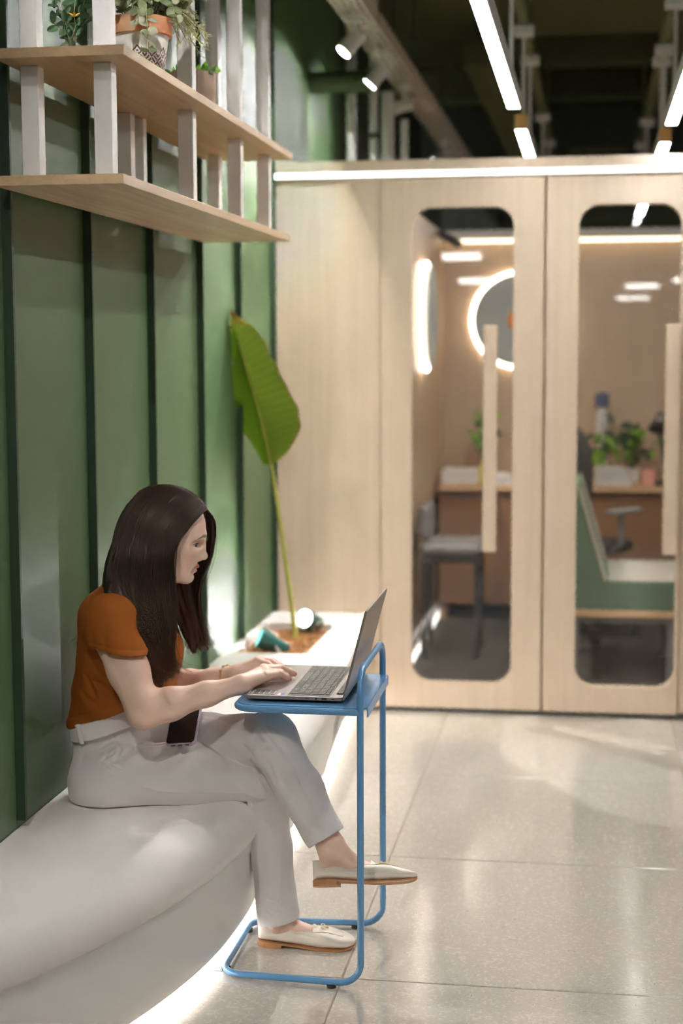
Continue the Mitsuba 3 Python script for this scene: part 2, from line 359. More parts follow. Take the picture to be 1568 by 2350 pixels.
k = thing('diagonal_duct', 'olive rectangular duct slanting down beside the cable tray', 'duct')
put(k, trimesh.convex.convex_hull(np.array([(-0.72, 8.9, 3.0), (-0.55, 8.9, 3.0), (-0.72, 8.9, 3.12), (-0.55, 8.9, 3.12), (-0.56, 11.7, 2.72), (-0.38, 11.7, 2.72), (-0.56, 11.7, 2.84), (-0.38, 11.7, 2.84)])), 'm_ceiling')
part(k, 'hanger', tube([(-0.62, 9.2, 3.05), (-0.62, 9.2, 3.26)], 0.008, 6), 'm_ceiling')
part(k, 'hanger', tube([(-0.48, 11.4, 2.8), (-0.48, 11.4, 3.92)], 0.008, 6), 'm_ceiling')
# ================================================================== bench, planter, shelf
def sweep(path, prof, close_ends=True):
    """prof: (n,2) offsets (out, z) swept along a plan path (m,2) whose left normal is 'out'"""
    p = np.asarray(path, float); t = np.gradient(p, axis=0); t /= np.linalg.norm(t, axis=1, keepdims=True)
    nrm = np.stack([t[:, 1], -t[:, 0]], 1)
    v = np.concatenate([(p[:, None] + nrm[:, None] * prof[None, :, :1]), np.broadcast_to(prof[None, :, 1:], (len(p), len(prof), 1))], -1)
    n, m = len(prof), len(p)
    i, j = np.meshgrid(np.arange(m - 1), np.arange(n - 1), indexing='ij')
    f = np.stack([i * n + j, (i + 1) * n + j, (i + 1) * n + j + 1, i * n + j + 1], -1).reshape(-1, 4)
    f = np.vstack([f[:, [0, 1, 2]], f[:, [0, 2, 3]]])
    return v.reshape(-1, 3), f
def mosaic_bump(p, n, uv):
    z = p.z * 52.0; s = (p.y + p.x * 0.5) * 52.0
    a = smoothstep(0.0, 0.10, dr.abs(z - dr.round(z))) * smoothstep(0.0, 0.06, dr.abs(s * 0.5 - dr.round(s * 0.5)))
    return a * 0.0007
mat('m_bench_seat', (0.78, 0.74, 0.72), 0.85, 0.2)
bumped('m_mosaic', (0.72, 0.70, 0.67), mosaic_bump, 0.35, 0.5, 4e-4)
# plan of the seat's front edge, from far (planter) to near (camera), as a curve that swings back to the wall
EDGE = [(-0.800, 5.08), (-0.797, 4.6), (-0.790, 4.2), (-0.782, 3.95), (-0.775, 3.75), (-0.787, 3.5), (-0.822, 3.28), (-0.882, 3.06), (-0.962, 2.85), (-1.06, 2.65), (-1.18, 2.47), (-1.26, 2.38)]
edge = spline(EDGE, 90)
bench = thing('bench', 'white rounded bench with a soft seat and tapering tiled base along the green wall', 'bench')
# seat: top skin from the wall to the edge, rolled over
def seat_mesh():
    R, n = 0.055, 14
    t = np.gradient(edge, axis=0); t /= np.linalg.norm(t, axis=1, keepdims=True); out = np.stack([-t[:, 1], t[:, 0]], 1)
    if out[0, 0] < 0: out = -out
    rows = []
    zt = 0.395
    wallp = np.stack([np.full(len(edge), XW + 0.002), edge[:, 1]], 1)
    wallp[:, 1] = np.linspace(edge[0, 1], edge[-1, 1], len(edge))
    inner = edge - out * (R + 0.05)
    inner[:, 0] = np.maximum(inner[:, 0], XW + 0.003)
    for a in np.linspace(0, 1, 12):
        q = wallp * (1 - a) + inner * a
        z = zt - 0.004 - 0.010 * np.sin(a * PI) * 0.4 + 0 * q[:, 0]
        z = z - 0.004 * (1 - a)
        rows.append(np.column_stack([q, z]))
    sq = edge - out * R; sq[:, 0] = np.maximum(sq[:, 0], XW + 0.004)
    for th in np.linspace(PI / 2 - 0.15, -PI / 2 - 0.5, n):
        q = sq + out * R * math.cos(th)
        q[:, 0] = np.maximum(q[:, 0], XW + 0.005)
        rows.append(np.column_stack([q, np.full(len(edge), zt - 0.066 + 0.064 * math.sin(th))]))
    V = np.array(rows); m, k = V.shape[:2]
    i, j = np.meshgrid(np.arange(m - 1), np.arange(k - 1), indexing='ij')
    f = np.stack([i * k + j, (i + 1) * k + j, (i + 1) * k + j + 1, i * k + j + 1], -1).reshape(-1, 4)
    f = np.vstack([f[:, [0, 1, 2]], f[:, [0, 2, 3]]])
    return trimesh.Trimesh(V.reshape(-1, 3), f, process=False)
part(bench, 'seat', seat_mesh(), 'm_bench_seat', True)
def base_mesh():
    t = np.gradient(edge, axis=0); t /= np.linalg.norm(t, axis=1, keepdims=True); out = np.stack([-t[:, 1], t[:, 0]], 1)
    if out[0, 0] < 0: out = -out
    rows = []
    for o, z in ((-0.02, 0.290), (-0.018, 0.272), (-0.024, 0.24), (-0.036, 0.16), (-0.052, 0.09), (-0.062, 0.055), (-0.072, 0.048), (-0.28, 0.048)):
        q = edge + out * o; q[:, 0] = np.maximum(q[:, 0], XW + 0.004); rows.append(np.column_stack([q, np.full(len(edge), z)]))
    V = np.array(rows); m, k = V.shape[:2]
    i, j = np.meshgrid(np.arange(m - 1), np.arange(k - 1), indexing='ij')
    f = np.stack([i * k + j, (i + 1) * k + j, (i + 1) * k + j + 1, i * k + j + 1], -1).reshape(-1, 4)
    return trimesh.Trimesh(V.reshape(-1, 3), np.vstack([f[:, [0, 1, 2]], f[:, [0, 2, 3]]]), process=False)
part(bench, 'tiled_base', base_mesh(), 'm_mosaic', 35)
def plinth():
    t = np.gradient(edge, axis=0); t /= np.linalg.norm(t, axis=1, keepdims=True); out = np.stack([-t[:, 1], t[:, 0]], 1)
    if out[0, 0] < 0: out = -out
    e = edge - out * 0.16; e[:, 0] = np.maximum(e[:, 0], XW + 0.004)
    poly = sg.Polygon([*map(tuple, e), (XW + 0.004, e[-1, 1]), (XW + 0.004, e[0, 1])]).buffer(0)
    m = extrude(poly, 0.046); return m
part(bench, 'plinth', plinth(), 'm_white')
def led_line(pts_out, z, w=0.007):
    t = np.gradient(edge, axis=0); t /= np.linalg.norm(t, axis=1, keepdims=True); out = np.stack([-t[:, 1], t[:, 0]], 1)
    if out[0, 0] < 0: out = -out
    e = edge + out * pts_out
    ok = e[:, 0] > XW + 0.03
    e = e[ok]
    return tube(np.column_stack([e, np.full(len(e), z)]), w, 6)
part(bench, 'light_strip', led_line(-0.112, 0.034), 'm_lamp', emit=BENCH_LED, label='glowing strip under the base')
# ---- planter: raised white trough continuing the bench
planter = thing('planter', 'white built-in planter box with rounded corners at the end of the bench', 'planter')
outer = sg.Polygon([(XW + 0.003, 5.085), (-0.795, 5.085), (-0.83, 5.6), (-0.865, 6.245), (XW + 0.003, 6.245)])
hole = rrect(XW + 0.035, -0.975, 5.36, 5.95, 0.03)
m = extrude(outer.buffer(-0.012).buffer(0.012, quad_segs=6).difference(hole), 0.115); m.apply_translation((0, 0, 0.285))
part(planter, 'rim', m, 'm_bench_seat', 30)
m = extrude(affinity.scale(outer, 1, 1).buffer(-0.012).difference(sg.Point(0, 0).buffer(0.001)), 0.20); m.apply_translation((0, 0, 0.05))
low = np.array(m.vertices); s = (low[:, 2] < 0.1); low[s, 0] -= 0.060 * ((low[s, 0] - XW) > 0.2); m = trimesh.Trimesh(low, m.faces, process=False)
part(planter, 'tiled_base', m, 'm_mosaic')
part(planter, 'inner_box', box(XW + 0.02, -0.96, 5.35, 5.96, 0.24, 0.30), 'm_dark')
m = extrude(outer.buffer(-0.012), 0.046); v = np.array(m.vertices); v[:, 0] -= 0.15 * ((v[:, 0] - XW) > 0.2); part(planter, 'plinth', trimesh.Trimesh(v, m.faces, process=False), 'm_white')
part(planter, 'light_strip', tube([(-0.905, 5.09, 0.034), (-0.94, 5.6, 0.034), (-0.97, 6.2, 0.034)], 0.007, 6), 'm_lamp', emit=BENCH_LED, label='glowing strip under the base')
# soil, bark
rng = np.random.default_rng(4)
gx, gy = np.meshgrid(np.linspace(XW + 0.03, -0.97, 40), np.linspace(5.355, 5.955, 80), indexing='ij')
gz = 0.345 + 0.03 * meshkit.fbm(np.stack([gx * 14, gy * 14, gx * 0], -1), 3) + 0.014 * meshkit.noise(np.stack([gx * 60, gy * 60, gx * 0], -1))
def grid_mesh(X, Y, Z):
    k, n = X.shape; i, j = np.meshgrid(np.arange(k - 1), np.arange(n - 1), indexing='ij')
    f = np.stack([i * n + j, (i + 1) * n + j, (i + 1) * n + j + 1, i * n + j + 1], -1).reshape(-1, 4)
    return trimesh.Trimesh(np.stack([X, Y, Z], -1).reshape(-1, 3), np.vstack([f[:, [0, 1, 2]], f[:, [0, 2, 3]]]), process=False)
mat('m_soil', vcol(), 0.9, 0.2)
def colored(m, c):
    return np.tile(np.asarray(c, float), (len(m.vertices), 1)) if np.ndim(c) == 1 else c
soil = grid_mesh(gx, gy, gz)
cs = np.stack([0.20 + 0.20 * rng.random(len(soil.vertices)), 0.10 + 0.10 * rng.random(len(soil.vertices)), 0.045 + 0.04 * rng.random(len(soil.vertices))], 1)
k = thing('soil', 'loose brown soil and bark filling the planter', 'soil'); labels[k]['kind'] = 'stuff'
chips, cc = [soil], [cs]
for i in range(420):
    s = rng.uniform(0.008, 0.022); b = trimesh.creation.box((s, s * rng.uniform(0.35, 0.8), s * 0.25))
    b.apply_transform(trimesh.transformations.random_rotation_matrix(rng.random(3)))
    x, y = rng.uniform(XW + 0.05, -0.985), rng.uniform(5.37, 5.94)
    b.apply_translation((x, y, 0.372 + 0.008 * rng.random())); chips.append(b)
    t = rng.random(); cc.append(np.tile(np.array([0.30 + 0.35 * t, 0.15 + 0.22 * t, 0.06 + 0.13 * t]), (len(b.vertices), 1)))
put(k, cat(*chips), 'm_soil', color=np.vstack(cc))
# shells / stones
mat('m_stone', (0.62, 0.47, 0.36), 0.6)
for (x, y, s, lab) in ((-1.165, 5.66, 0.036, 'large pale pinkish stone in the planter beside the lit wall'), (-1.22, 5.42, 0.02, 'small pale stone at the near wall corner of the planter')):
    b = trimesh.creation.icosphere(3, 1.0); v = np.array(b.vertices); v *= (1 + 0.25 * (meshkit.noise(v * 2.0 + x * 7) - 0.5))[:, None]; v *= (s, s * 0.8, s * 1.0); b.vertices = v; b.apply_translation((x, y, 0.37 + s * 0.6))
    kk = thing('stone', lab, 'stone', 'stones in the planter'); put(kk, b, 'm_stone', True)
# planter spotlights (teal bodies)
mat('m_teal', (0.012, 0.085, 0.075), 0.35)
def uplight(base, head, aim, label, face=None, power=0, cut=40):
    k = thing('garden_spotlight', label, 'spotlight', 'small teal spotlights in the planter')
    aim = np.asarray(aim, float) / np.linalg.norm(aim); head = np.asarray(head, float)
    part(k, 'spike', tube([base, head - (0, 0, 0.01)], 0.008, 10), 'm_teal', 40)
    b = lathe([(0, -0.055), (0.016, -0.055), (0.022, -0.045), (0.026, 0.0), (0.036, 0.035), (0.038, 0.06), (0.034, 0.06), (0.032, 0.045), (0, 0.045)], 28); b.apply_transform(frame_to(aim, head))
    part(k, 'housing', b, 'm_teal', 30)
    part(k, 'bracket', tube([head + np.cross(aim, (0, 0, 1)) * 0.042, np.asarray(base) + (0, 0, 0.012), head - np.cross(aim, (0, 0, 1)) * 0.042], 0.005, 8), 'm_white', 40)
    f = trimesh.creation.cylinder(0.031, 0.002, 24, transform=frame_to(aim, head + aim * 0.0475)); part(k, 'lens', f, 'm_lamp', emit=face or SPOT_FACE)
    if power:
        o = head + aim * 0.066
        scene[k + '_beam'] = {'type': 'spot', 'to_world': T().look_at(origin=o.tolist(), target=(o + aim).tolist(), up=[0.3, 0.1, 1]), 'intensity': rgb(power, power, power * 0.97), 'cutoff_angle': float(cut), 'beam_width': cut * 0.35}
uplight((-1.075, 5.905, 0.36), (-1.045, 5.885, 0.425), (-0.35, -0.85, 0.30), 'lit round spotlight in the planter shining towards the bench', [30, 30, 30], 1.0, 50)
uplight((-1.08, 5.46, 0.36), (-1.115, 5.50, 0.405), (-0.86, -0.24, 0.42), 'teal spotlight lying in the planter aimed at the green wall', None, 22.0, 58)
# ---- hanging shelf unit
shelf = thing('shelf_unit', 'hanging shelf of two pale plywood boards on square white posts', 'shelf')
for z, y0, y1, lab in ((1.800, 3.215, 5.04, 'lower plywood board'), (2.064, 3.235, 5.10, 'upper plywood board')):
    part(shelf, 'board', box(XW + 0.025, -0.962, y0, y1, z, z + 0.021, 0.0012), 'm_board', label=lab)
PX = [(-1.200, 3.345), (-1.033, 3.330), (-1.201, 4.04), (-1.190, 4.130), (-1.032, 4.022), (-1.032, 4.58), (-1.188, 4.965), (-1.031, 4.982)]
for i, (x, y) in enumerate(PX):
    a = 0.0195 if i != 3 else 0.0155
    part(shelf, 'post', box(x - a, x + a, y - a, y + a, 1.821, 2.064, 0.0012), 'm_white')
    part(shelf, 'post', box(x - a, x + a, y - a, y + a, 2.085, 3.25, 0.0012), 'm_white')
# ================================================================== side table, laptop, phone
mat('m_blue', (0.085, 0.235, 0.43), 0.24, 0.5, clearcoat=0.5, clearcoat_gloss=0.9)
mat('m_deck', lin(132, 122, 119), 0.38, 0.5, metallic=0.25)
mat('m_lid', lin(150, 140, 134), 0.33, 0.5, metallic=0.75)
mat('m_key', lin(62, 57, 50), 0.5, 0.4)
mat('m_legend', (0.55, 0.53, 0.50), 0.6)
mat('m_screen', (0.008, 0.008, 0.009), 0.12, 0.5)
table = thing('side_table', 'blue tubular steel side table with a C-shaped frame and hoop handle', 'table')
xa, xb, ya, yb, zg, zt, R = -0.506, -0.838, 3.458, 3.846, 0.0125, 0.648, 0.0077
loop = fillet([(xa, 3.65, 0.738), (xa, ya, 0.738), (xa, ya, zg), (xb, ya + 0.02, zg), (xb, yb - 0.02, zg), (xa, yb, zg), (xa, yb, 0.738), (xa, 3.651, 0.738)], [0.055, 0.05, 0.05, 0.05, 0.05, 0.055], 9)
part(table, 'frame', tube(loop[:-1], R, 16, closed=True), 'm_blue', True)
u = fillet([(xa, ya, zt - 0.003), (-0.798, ya + 0.006, zt - 0.003), (-0.798, yb - 0.006, zt - 0.003), (xa, yb, zt - 0.003)], 0.045, 9)
part(table, 'tray_rail', tube(u, R, 14), 'm_blue', 40)
plate = sg.Polygon([(q[0], q[1]) for q in u] + [(-0.490, yb - 0.012), (-0.490, ya + 0.012)]).buffer(-0.003)
m = extrude(plate, 0.003); m.apply_translation((0, 0, zt + 0.0035))
fl = box(-0.4925, -0.490, ya + 0.012, yb - 0.012, zt - 0.016, zt + 0.0065)
part(table, 'tray', cat(m, fl), 'm_blue')
for x, y in ((-0.575, ya + 0.004), (xb + 0.0, ya + 0.07), (xb, yb - 0.07), (-0.575, yb - 0.004)):
    part(table, 'foot', lathe([(0, 0), (0.011, 0), (0.011, 0.007), (0, 0.007)], 16, (x, y, 0.0)), 'm_black', label='black rubber foot')
# ---- laptop
lap = thing('laptop', 'open grey laptop on the blue side table', 'laptop')
LX, LY0, LY1, LZ, LD = -0.775, 3.494, 3.852, zt + 0.0105, 0.222
base = sg.box(LX, LY0, LX + LD, LY1).buffer(-0.008).buffer(0.008, quad_segs=6)
b0 = extrude(base, 0.0075); b0.apply_translation((0, 0, LZ + 0.0035))
b1 = trimesh.convex.convex_hull(np.vstack([np.column_stack([np.array(base.exterior.coords), np.full(len(base.exterior.coords), LZ + 0.0036)]),
     np.column_stack([np.array(base.buffer(-0.012).exterior.coords), np.full(len(base.buffer(-0.012).exterior.coords), LZ)])]))
part(lap, 'base', b0, 'm_deck', 30)
part(lap, 'bottom_cover', b1, 'm_dark', 30, label='dark bottom cover')
DZ = LZ + 0.0110
part(lap, 'keyboard_well', box(-0.682, -0.583, 3.503, 3.842, DZ, DZ + 0.0004), 'm_dark')
part(lap, 'touchpad', box(-0.768, -0.692, 3.64, 3.775, DZ, DZ + 0.0003), 'm_deck')
part(lap, 'hinge_cover', box(-0.571, -0.556, 3.53, 3.815, DZ - 0.001, DZ + 0.003, 0.001), 'm_dark')
uk = 0.01765
rows = [[(l, 1) for l in ['esc', 'F1', 'F2', 'F3', 'F4', 'F5', 'F6', 'F7', 'F8', 'F9', 'F10', 'F11', 'F12', '', '', '', '', '']],
        [(c, 1) for c in '`1234567890-='] + [('', 2), ('', .9), ('/', .9), ('*', .9), ('-', .8)],
        [('tab', 1.5)] + [(c, 1) for c in 'QWERTYUIOP[]'] + [('', 1.5), ('7', .9), ('8', .9), ('9', .9), ('+', .8)],
        [('caps', 1.75)] + [(c, 1) for c in 'ASDFGHJKL;' + "'"] + [('enter', 2.25), ('4', .9), ('5', .9), ('6', .9), ('', .8)],
        [('shift', 2.25)] + [(c, 1) for c in 'ZXCVBNM,./'] + [('shift', 2.75), ('1', .9), ('2', .9), ('3', .9), ('', .8)],
        [('ctrl', 1.25), ('fn', 1), ('', 1), ('alt', 1), ('', 6.25), ('alt', 1), ('ctrl', 1), ('<', .83), ('', .84), ('>', .83), ('0', 1.8), ('.', .9), ('', .8)]]
xr = -0.5865; leg = []; kcache = {}
for ri, row in enumerate(rows):
    hk = 0.0095 if ri == 0 else 0.0168
    y = 3.8395
    for ch, w in row:
        W_ = w * uk * (18.2 / 18.5 if ri else 18.5 / 18 * 18.2 / 18.5)
        sz = (round(hk - 0.0021, 5), round(W_ - 0.0021, 5))
        if sz not in kcache:
            a, b = sz[0] / 2, sz[1] / 2
            kcache[sz] = mikit.ply(box(-a, a, -b, b, 0, 0.0013, 0.0004), 'm_key')
        k = key(lap + '__key')
        scene[k] = {**kcache[sz], 'to_world': T().translate([xr - hk / 2, y - W_ / 2, DZ + 0.0004])}
        if ch:
            try:
                t = meshkit.text_mesh(ch, 0.0030 if len(ch) == 1 else 0.0019, 0.00008, True)
                t.apply_transform(np.array([[0, 1, 0, xr - hk * 0.62], [-1, 0, 0, y - W_ * 0.28], [0, 0, 1, DZ + 0.00172], [0, 0, 0, 1]], float))
                leg.append(t)
            except Exception: pass
        y -= W_
    xr -= hk
part(lap, 'key_legends', cat(*leg), 'm_legend', label='pale key lettering', kind='stuff')
# stickers and ports
part(lap, 'spec_sticker', box(-0.769, -0.712, 3.506, 3.556, DZ, DZ + 0.0003), 'm_key', label='dark printed specification sticker')
prs = []
for i in range(4):
    prs.append(box(-0.764 + i * 0.012, -0.7625 + i * 0.012, 3.512 + (i % 2) * 0.004, 3.530, DZ + 0.0003, DZ + 0.0005))
    prs.append(box(-0.764 + i * 0.012, -0.7625 + i * 0.012, 3.535, 3.550 - (i % 3) * 0.003, DZ + 0.0003, DZ + 0.0005))
prs += [box(-0.768, -0.7655, 3.508, 3.554, DZ + 0.0003, DZ + 0.0005), box(-0.7165, -0.7135, 3.512, 3.545, DZ + 0.0003, DZ + 0.0005)]
part(lap, 'spec_print', cat(*prs), 'm_legend')
mat('m_blue_print', lin(30, 100, 190), 0.4); mat('m_orange', lin(235, 120, 60), 0.5)
part(lap, 'brand_sticker', box(-0.706, -0.690, 3.504, 3.524, DZ, DZ + 0.0003), 'm_white', label='small white, blue and orange sticker')
part(lap, 'brand_sticker', box(-0.6985, -0.690, 3.504, 3.524, DZ + 0.0003, DZ + 0.0005), 'm_blue_print')
part(lap, 'brand_sticker', box(-0.7055, -0.7035, 3.510, 3.523, DZ + 0.0003, DZ + 0.0005), 'm_orange')
for x, w, h in ((-0.633, 0.011, 0.0012), (-0.613, 0.0042, 0.0042), (-0.594, 0.012, 0.0046), (-0.574, 0.007, 0.0022)):
    part(lap, 'port', box(x - w / 2, x + w / 2, LY0 - 0.0004, LY0 + 0.003, LZ + 0.0072 - h / 2, LZ + 0.0072 + h / 2), 'm_black', label='dark port opening')
# lid
th = math.radians(14.6); LL = 0.214
def lidm(m):
    m = m.copy(); M = np.eye(4); M[:3, :3] = np.array([[math.cos(th), 0, math.sin(th)], [0, 1, 0], [-math.sin(th), 0, math.cos(th)]]); M[:3, 3] = (-0.5535, 0, DZ - 0.006)
    m.apply_transform(M); return m
part(lap, 'lid', lidm(upright_x(extrude(rrect(LY0 + 0.001, LY1 - 0.001, 0, LL, 0.007), 0.0055), 0.0) if False else box(0, 0.0052, LY0 + 0.001, LY1 - 0.001, 0, LL, 0.0012)), 'm_lid')
part(lap, 'screen', lidm(box(-0.0006, 0.0002, LY0 + 0.006, LY1 - 0.006, 0.012, LL - 0.004)), 'm_screen', label='black glass screen')
# ---- phone in the lap
mat('m_phone_case', lin(178, 160, 176), 0.35)
ph = thing('phone', 'black-screened phone in a pale lilac case lying in the lap', 'phone')
A, B = np.array([-0.990, 3.565, 0.527]), np.array([-0.920, 3.565, 0.534])
ex = (B - A) / np.linalg.norm(B - A); d = np.array([0.06, 0.80, 0.60]); d -= ex * (d @ ex); d /= np.linalg.norm(d); nn = np.cross(ex, d)
M = np.eye(4); M[:3, 0], M[:3, 1], M[:3, 2], M[:3, 3] = ex, d, nn, A
for nm, sh, mt in (('case', (extrude(rrect(0, 0.074, 0, 0.155, 0.011), 0.009), -0.009), 'm_phone_case'), ('screen', (extrude(rrect(0.003, 0.071, 0.003, 0.152, 0.009), 0.0008), 0.0), 'm_screen')):
    q = sh[0].copy(); q.apply_translation((0, 0, sh[1])); q.apply_transform(M); part(ph, nm, q, mt, 30)
for x in (0.020, 0.037, 0.054):
    q = box(x - 0.005, x + 0.005, -0.0005, 0.002, -0.006, -0.0025); q.apply_transform(M); part(ph, 'port', q, 'm_black', label='dark opening')
# ================================================================== implicit-surface tools for the figure
_C = np.array([0, 0, 1.46])
def W(u, v, y):
    """the point seen at (u, v) that lies in the upright plane at depth y"""
    d = _f + _r * (u - 784) / 3636.44 - _u * (v - 1175) / 3636.44
    return _C + d * (y / d[1])
def sd_cone(p, a, b, ra, rb, S=None):
    a, b = np.asarray(a, float), np.asarray(b, float)
    if S is not None: p, a, b = p * S, a * S, b * S
    ab = b - a; ap = p - a
    h = np.clip(ap @ ab / (ab @ ab + 1e-12), 0, 1)
    return np.linalg.norm(ap - h[:, None] * ab, axis=1) - (ra + (rb - ra) * h)
def sd_chain(p, pts, rad, k=0.0, S=None):
    d = None
    for i in range(len(pts) - 1):
        e = sd_cone(p, pts[i], pts[i + 1], rad[i], rad[i + 1], S)
        d = e if d is None else (smin(d, e, k) if k else np.minimum(d, e))
    return d
def sd_ell(p, c, r, R=None):
    q = p - np.asarray(c, float)
    if R is not None: q = q @ R
    r = np.asarray(r, float)
    k0 = np.linalg.norm(q / r, axis=1); k1 = np.linalg.norm(q / r ** 2, axis=1)
    return k0 * (k0 - 1) / (k1 + 1e-9)
def smin(a, b, k):
    h = np.maximum(k - np.abs(a - b), 0) / k
    return np.minimum(a, b) - h * h * k * 0.25
def smax(a, b, k): return -smin(-a, -b, k)
def surface(f, lo, hi, h, coarse=6):
    """surface nets of f <= 0 in the box, f evaluated finely only near the surface"""
    lo, hi = np.asarray(lo, float), np.asarray(hi, float)
    n = (np.ceil((hi - lo) / (h * coarse)).astype(int)) * coarse + 1
    nc = (n - 1) // coarse
    cc = [lo[i] + (np.arange(nc[i]) + 0.5) * h * coarse for i in range(3)]
    G = np.stack(np.meshgrid(*cc, indexing='ij'), -1)
    d = f(G.reshape(-1, 3)).reshape(nc)
    near = np.abs(d) < h * coarse * 0.90 + 0.012
    D = np.repeat(np.repeat(np.repeat(np.where(d < 0, -1.0, 1.0).astype(np.float32), coarse, 0), coarse, 1), coarse, 2)
    D = np.pad(D, ((0, 1),) * 3, mode='edge')
    need = np.zeros(n, bool)
    b = np.argwhere(near)
    o = np.stack(np.meshgrid(*[np.arange(coarse + 1)] * 3, indexing='ij'), -1).reshape(-1, 3)
    for s in range(0, len(b), 4000):
        q = (b[s:s + 4000, None] * coarse + o[None]).reshape(-1, 3)
        need[q[:, 0], q[:, 1], q[:, 2]] = True
    idx = np.argwhere(need)
    for s in range(0, len(idx), 400000):
        q = idx[s:s + 400000]
        D[q[:, 0], q[:, 1], q[:, 2]] = f(lo + q * h)
    I = D < 0
    m = np.zeros(np.array(n) - 1, np.int8)
    for a in (0, 1):
        for b_ in (0, 1):
            for c in (0, 1):
                m += I[a:n[0] - 1 + a, b_:n[1] - 1 + b_, c:n[2] - 1 + c]
    act = np.argwhere((m > 0) & (m < 8))
    vid = np.full(m.shape, -1, np.int64); vid[act[:, 0], act[:, 1], act[:, 2]] = np.arange(len(act))
    acc = np.zeros((len(act), 3)); cnt = np.zeros(len(act))
    corners = [(a, b_, c) for a in (0, 1) for b_ in (0, 1) for c in (0, 1)]
    val = {c: D[act[:, 0] + c[0], act[:, 1] + c[1], act[:, 2] + c[2]].astype(float) for c in corners}
    for c in corners:
        for ax in range(3):
            if c[ax] == 0:
                e = list(c); e[ax] = 1; e = tuple(e)
                x, y = val[c], val[e]; on = (x < 0) != (y < 0)
                t = np.where(on, x / np.where(on, x - y, 1), 0)
                P = np.tile(np.array(c, float), (len(act), 1)); P[:, ax] = t
                acc += P * on[:, None]; cnt += on
    V = lo + (act + acc / np.maximum(cnt, 1)[:, None]) * h
    F = []
    for ax in range(3):
        sl0 = [slice(None)] * 3; sl1 = [slice(None)] * 3; sl0[ax] = slice(0, -1); sl1[ax] = slice(1, None)
        cr = I[tuple(sl0)] != I[tuple(sl1)]
        e = np.argwhere(cr); b1, b2 = (ax + 1) % 3, (ax + 2) % 3
        e = e[(e[:, b1] > 0) & (e[:, b2] > 0) & (e[:, b1] < n[b1] - 1) & (e[:, b2] < n[b2] - 1)]
        def at(d1, d2):
            q = e.copy(); q[:, b1] -= d1; q[:, b2] -= d2; return vid[q[:, 0], q[:, 1], q[:, 2]]
        q = np.stack([at(1, 1), at(0, 1), at(0, 0), at(1, 0)], 1)
        flip = ~I[e[:, 0], e[:, 1], e[:, 2]]
        q = np.where(flip[:, None], q[:, ::-1], q)
        q = q[(q >= 0).all(1)]
        F.append(q)
    F = np.vstack(F)
    F = np.vstack([F[:, [0, 1, 2]], F[:, [0, 2, 3]]])
    return trimesh.Trimesh(V, F, process=False)
def relax(m, n=2):
    import scipy.sparse as sp
    V, F = np.array(m.vertices), np.asarray(m.faces)
    e = np.vstack([F[:, [0, 1]], F[:, [1, 2]], F[:, [2, 0]]]); e = np.vstack([e, e[:, ::-1]])
    A = sp.csr_matrix((np.ones(len(e)), (e[:, 0], e[:, 1])), shape=(len(V), len(V))); A.data[:] = 1
    dg = np.maximum(np.asarray(A.sum(1)).ravel(), 1)[:, None]
    for _ in range(n):
        for lam in (0.5, -0.51): V = V + lam * (A @ V / dg - V)
    return trimesh.Trimesh(V, F, process=False)
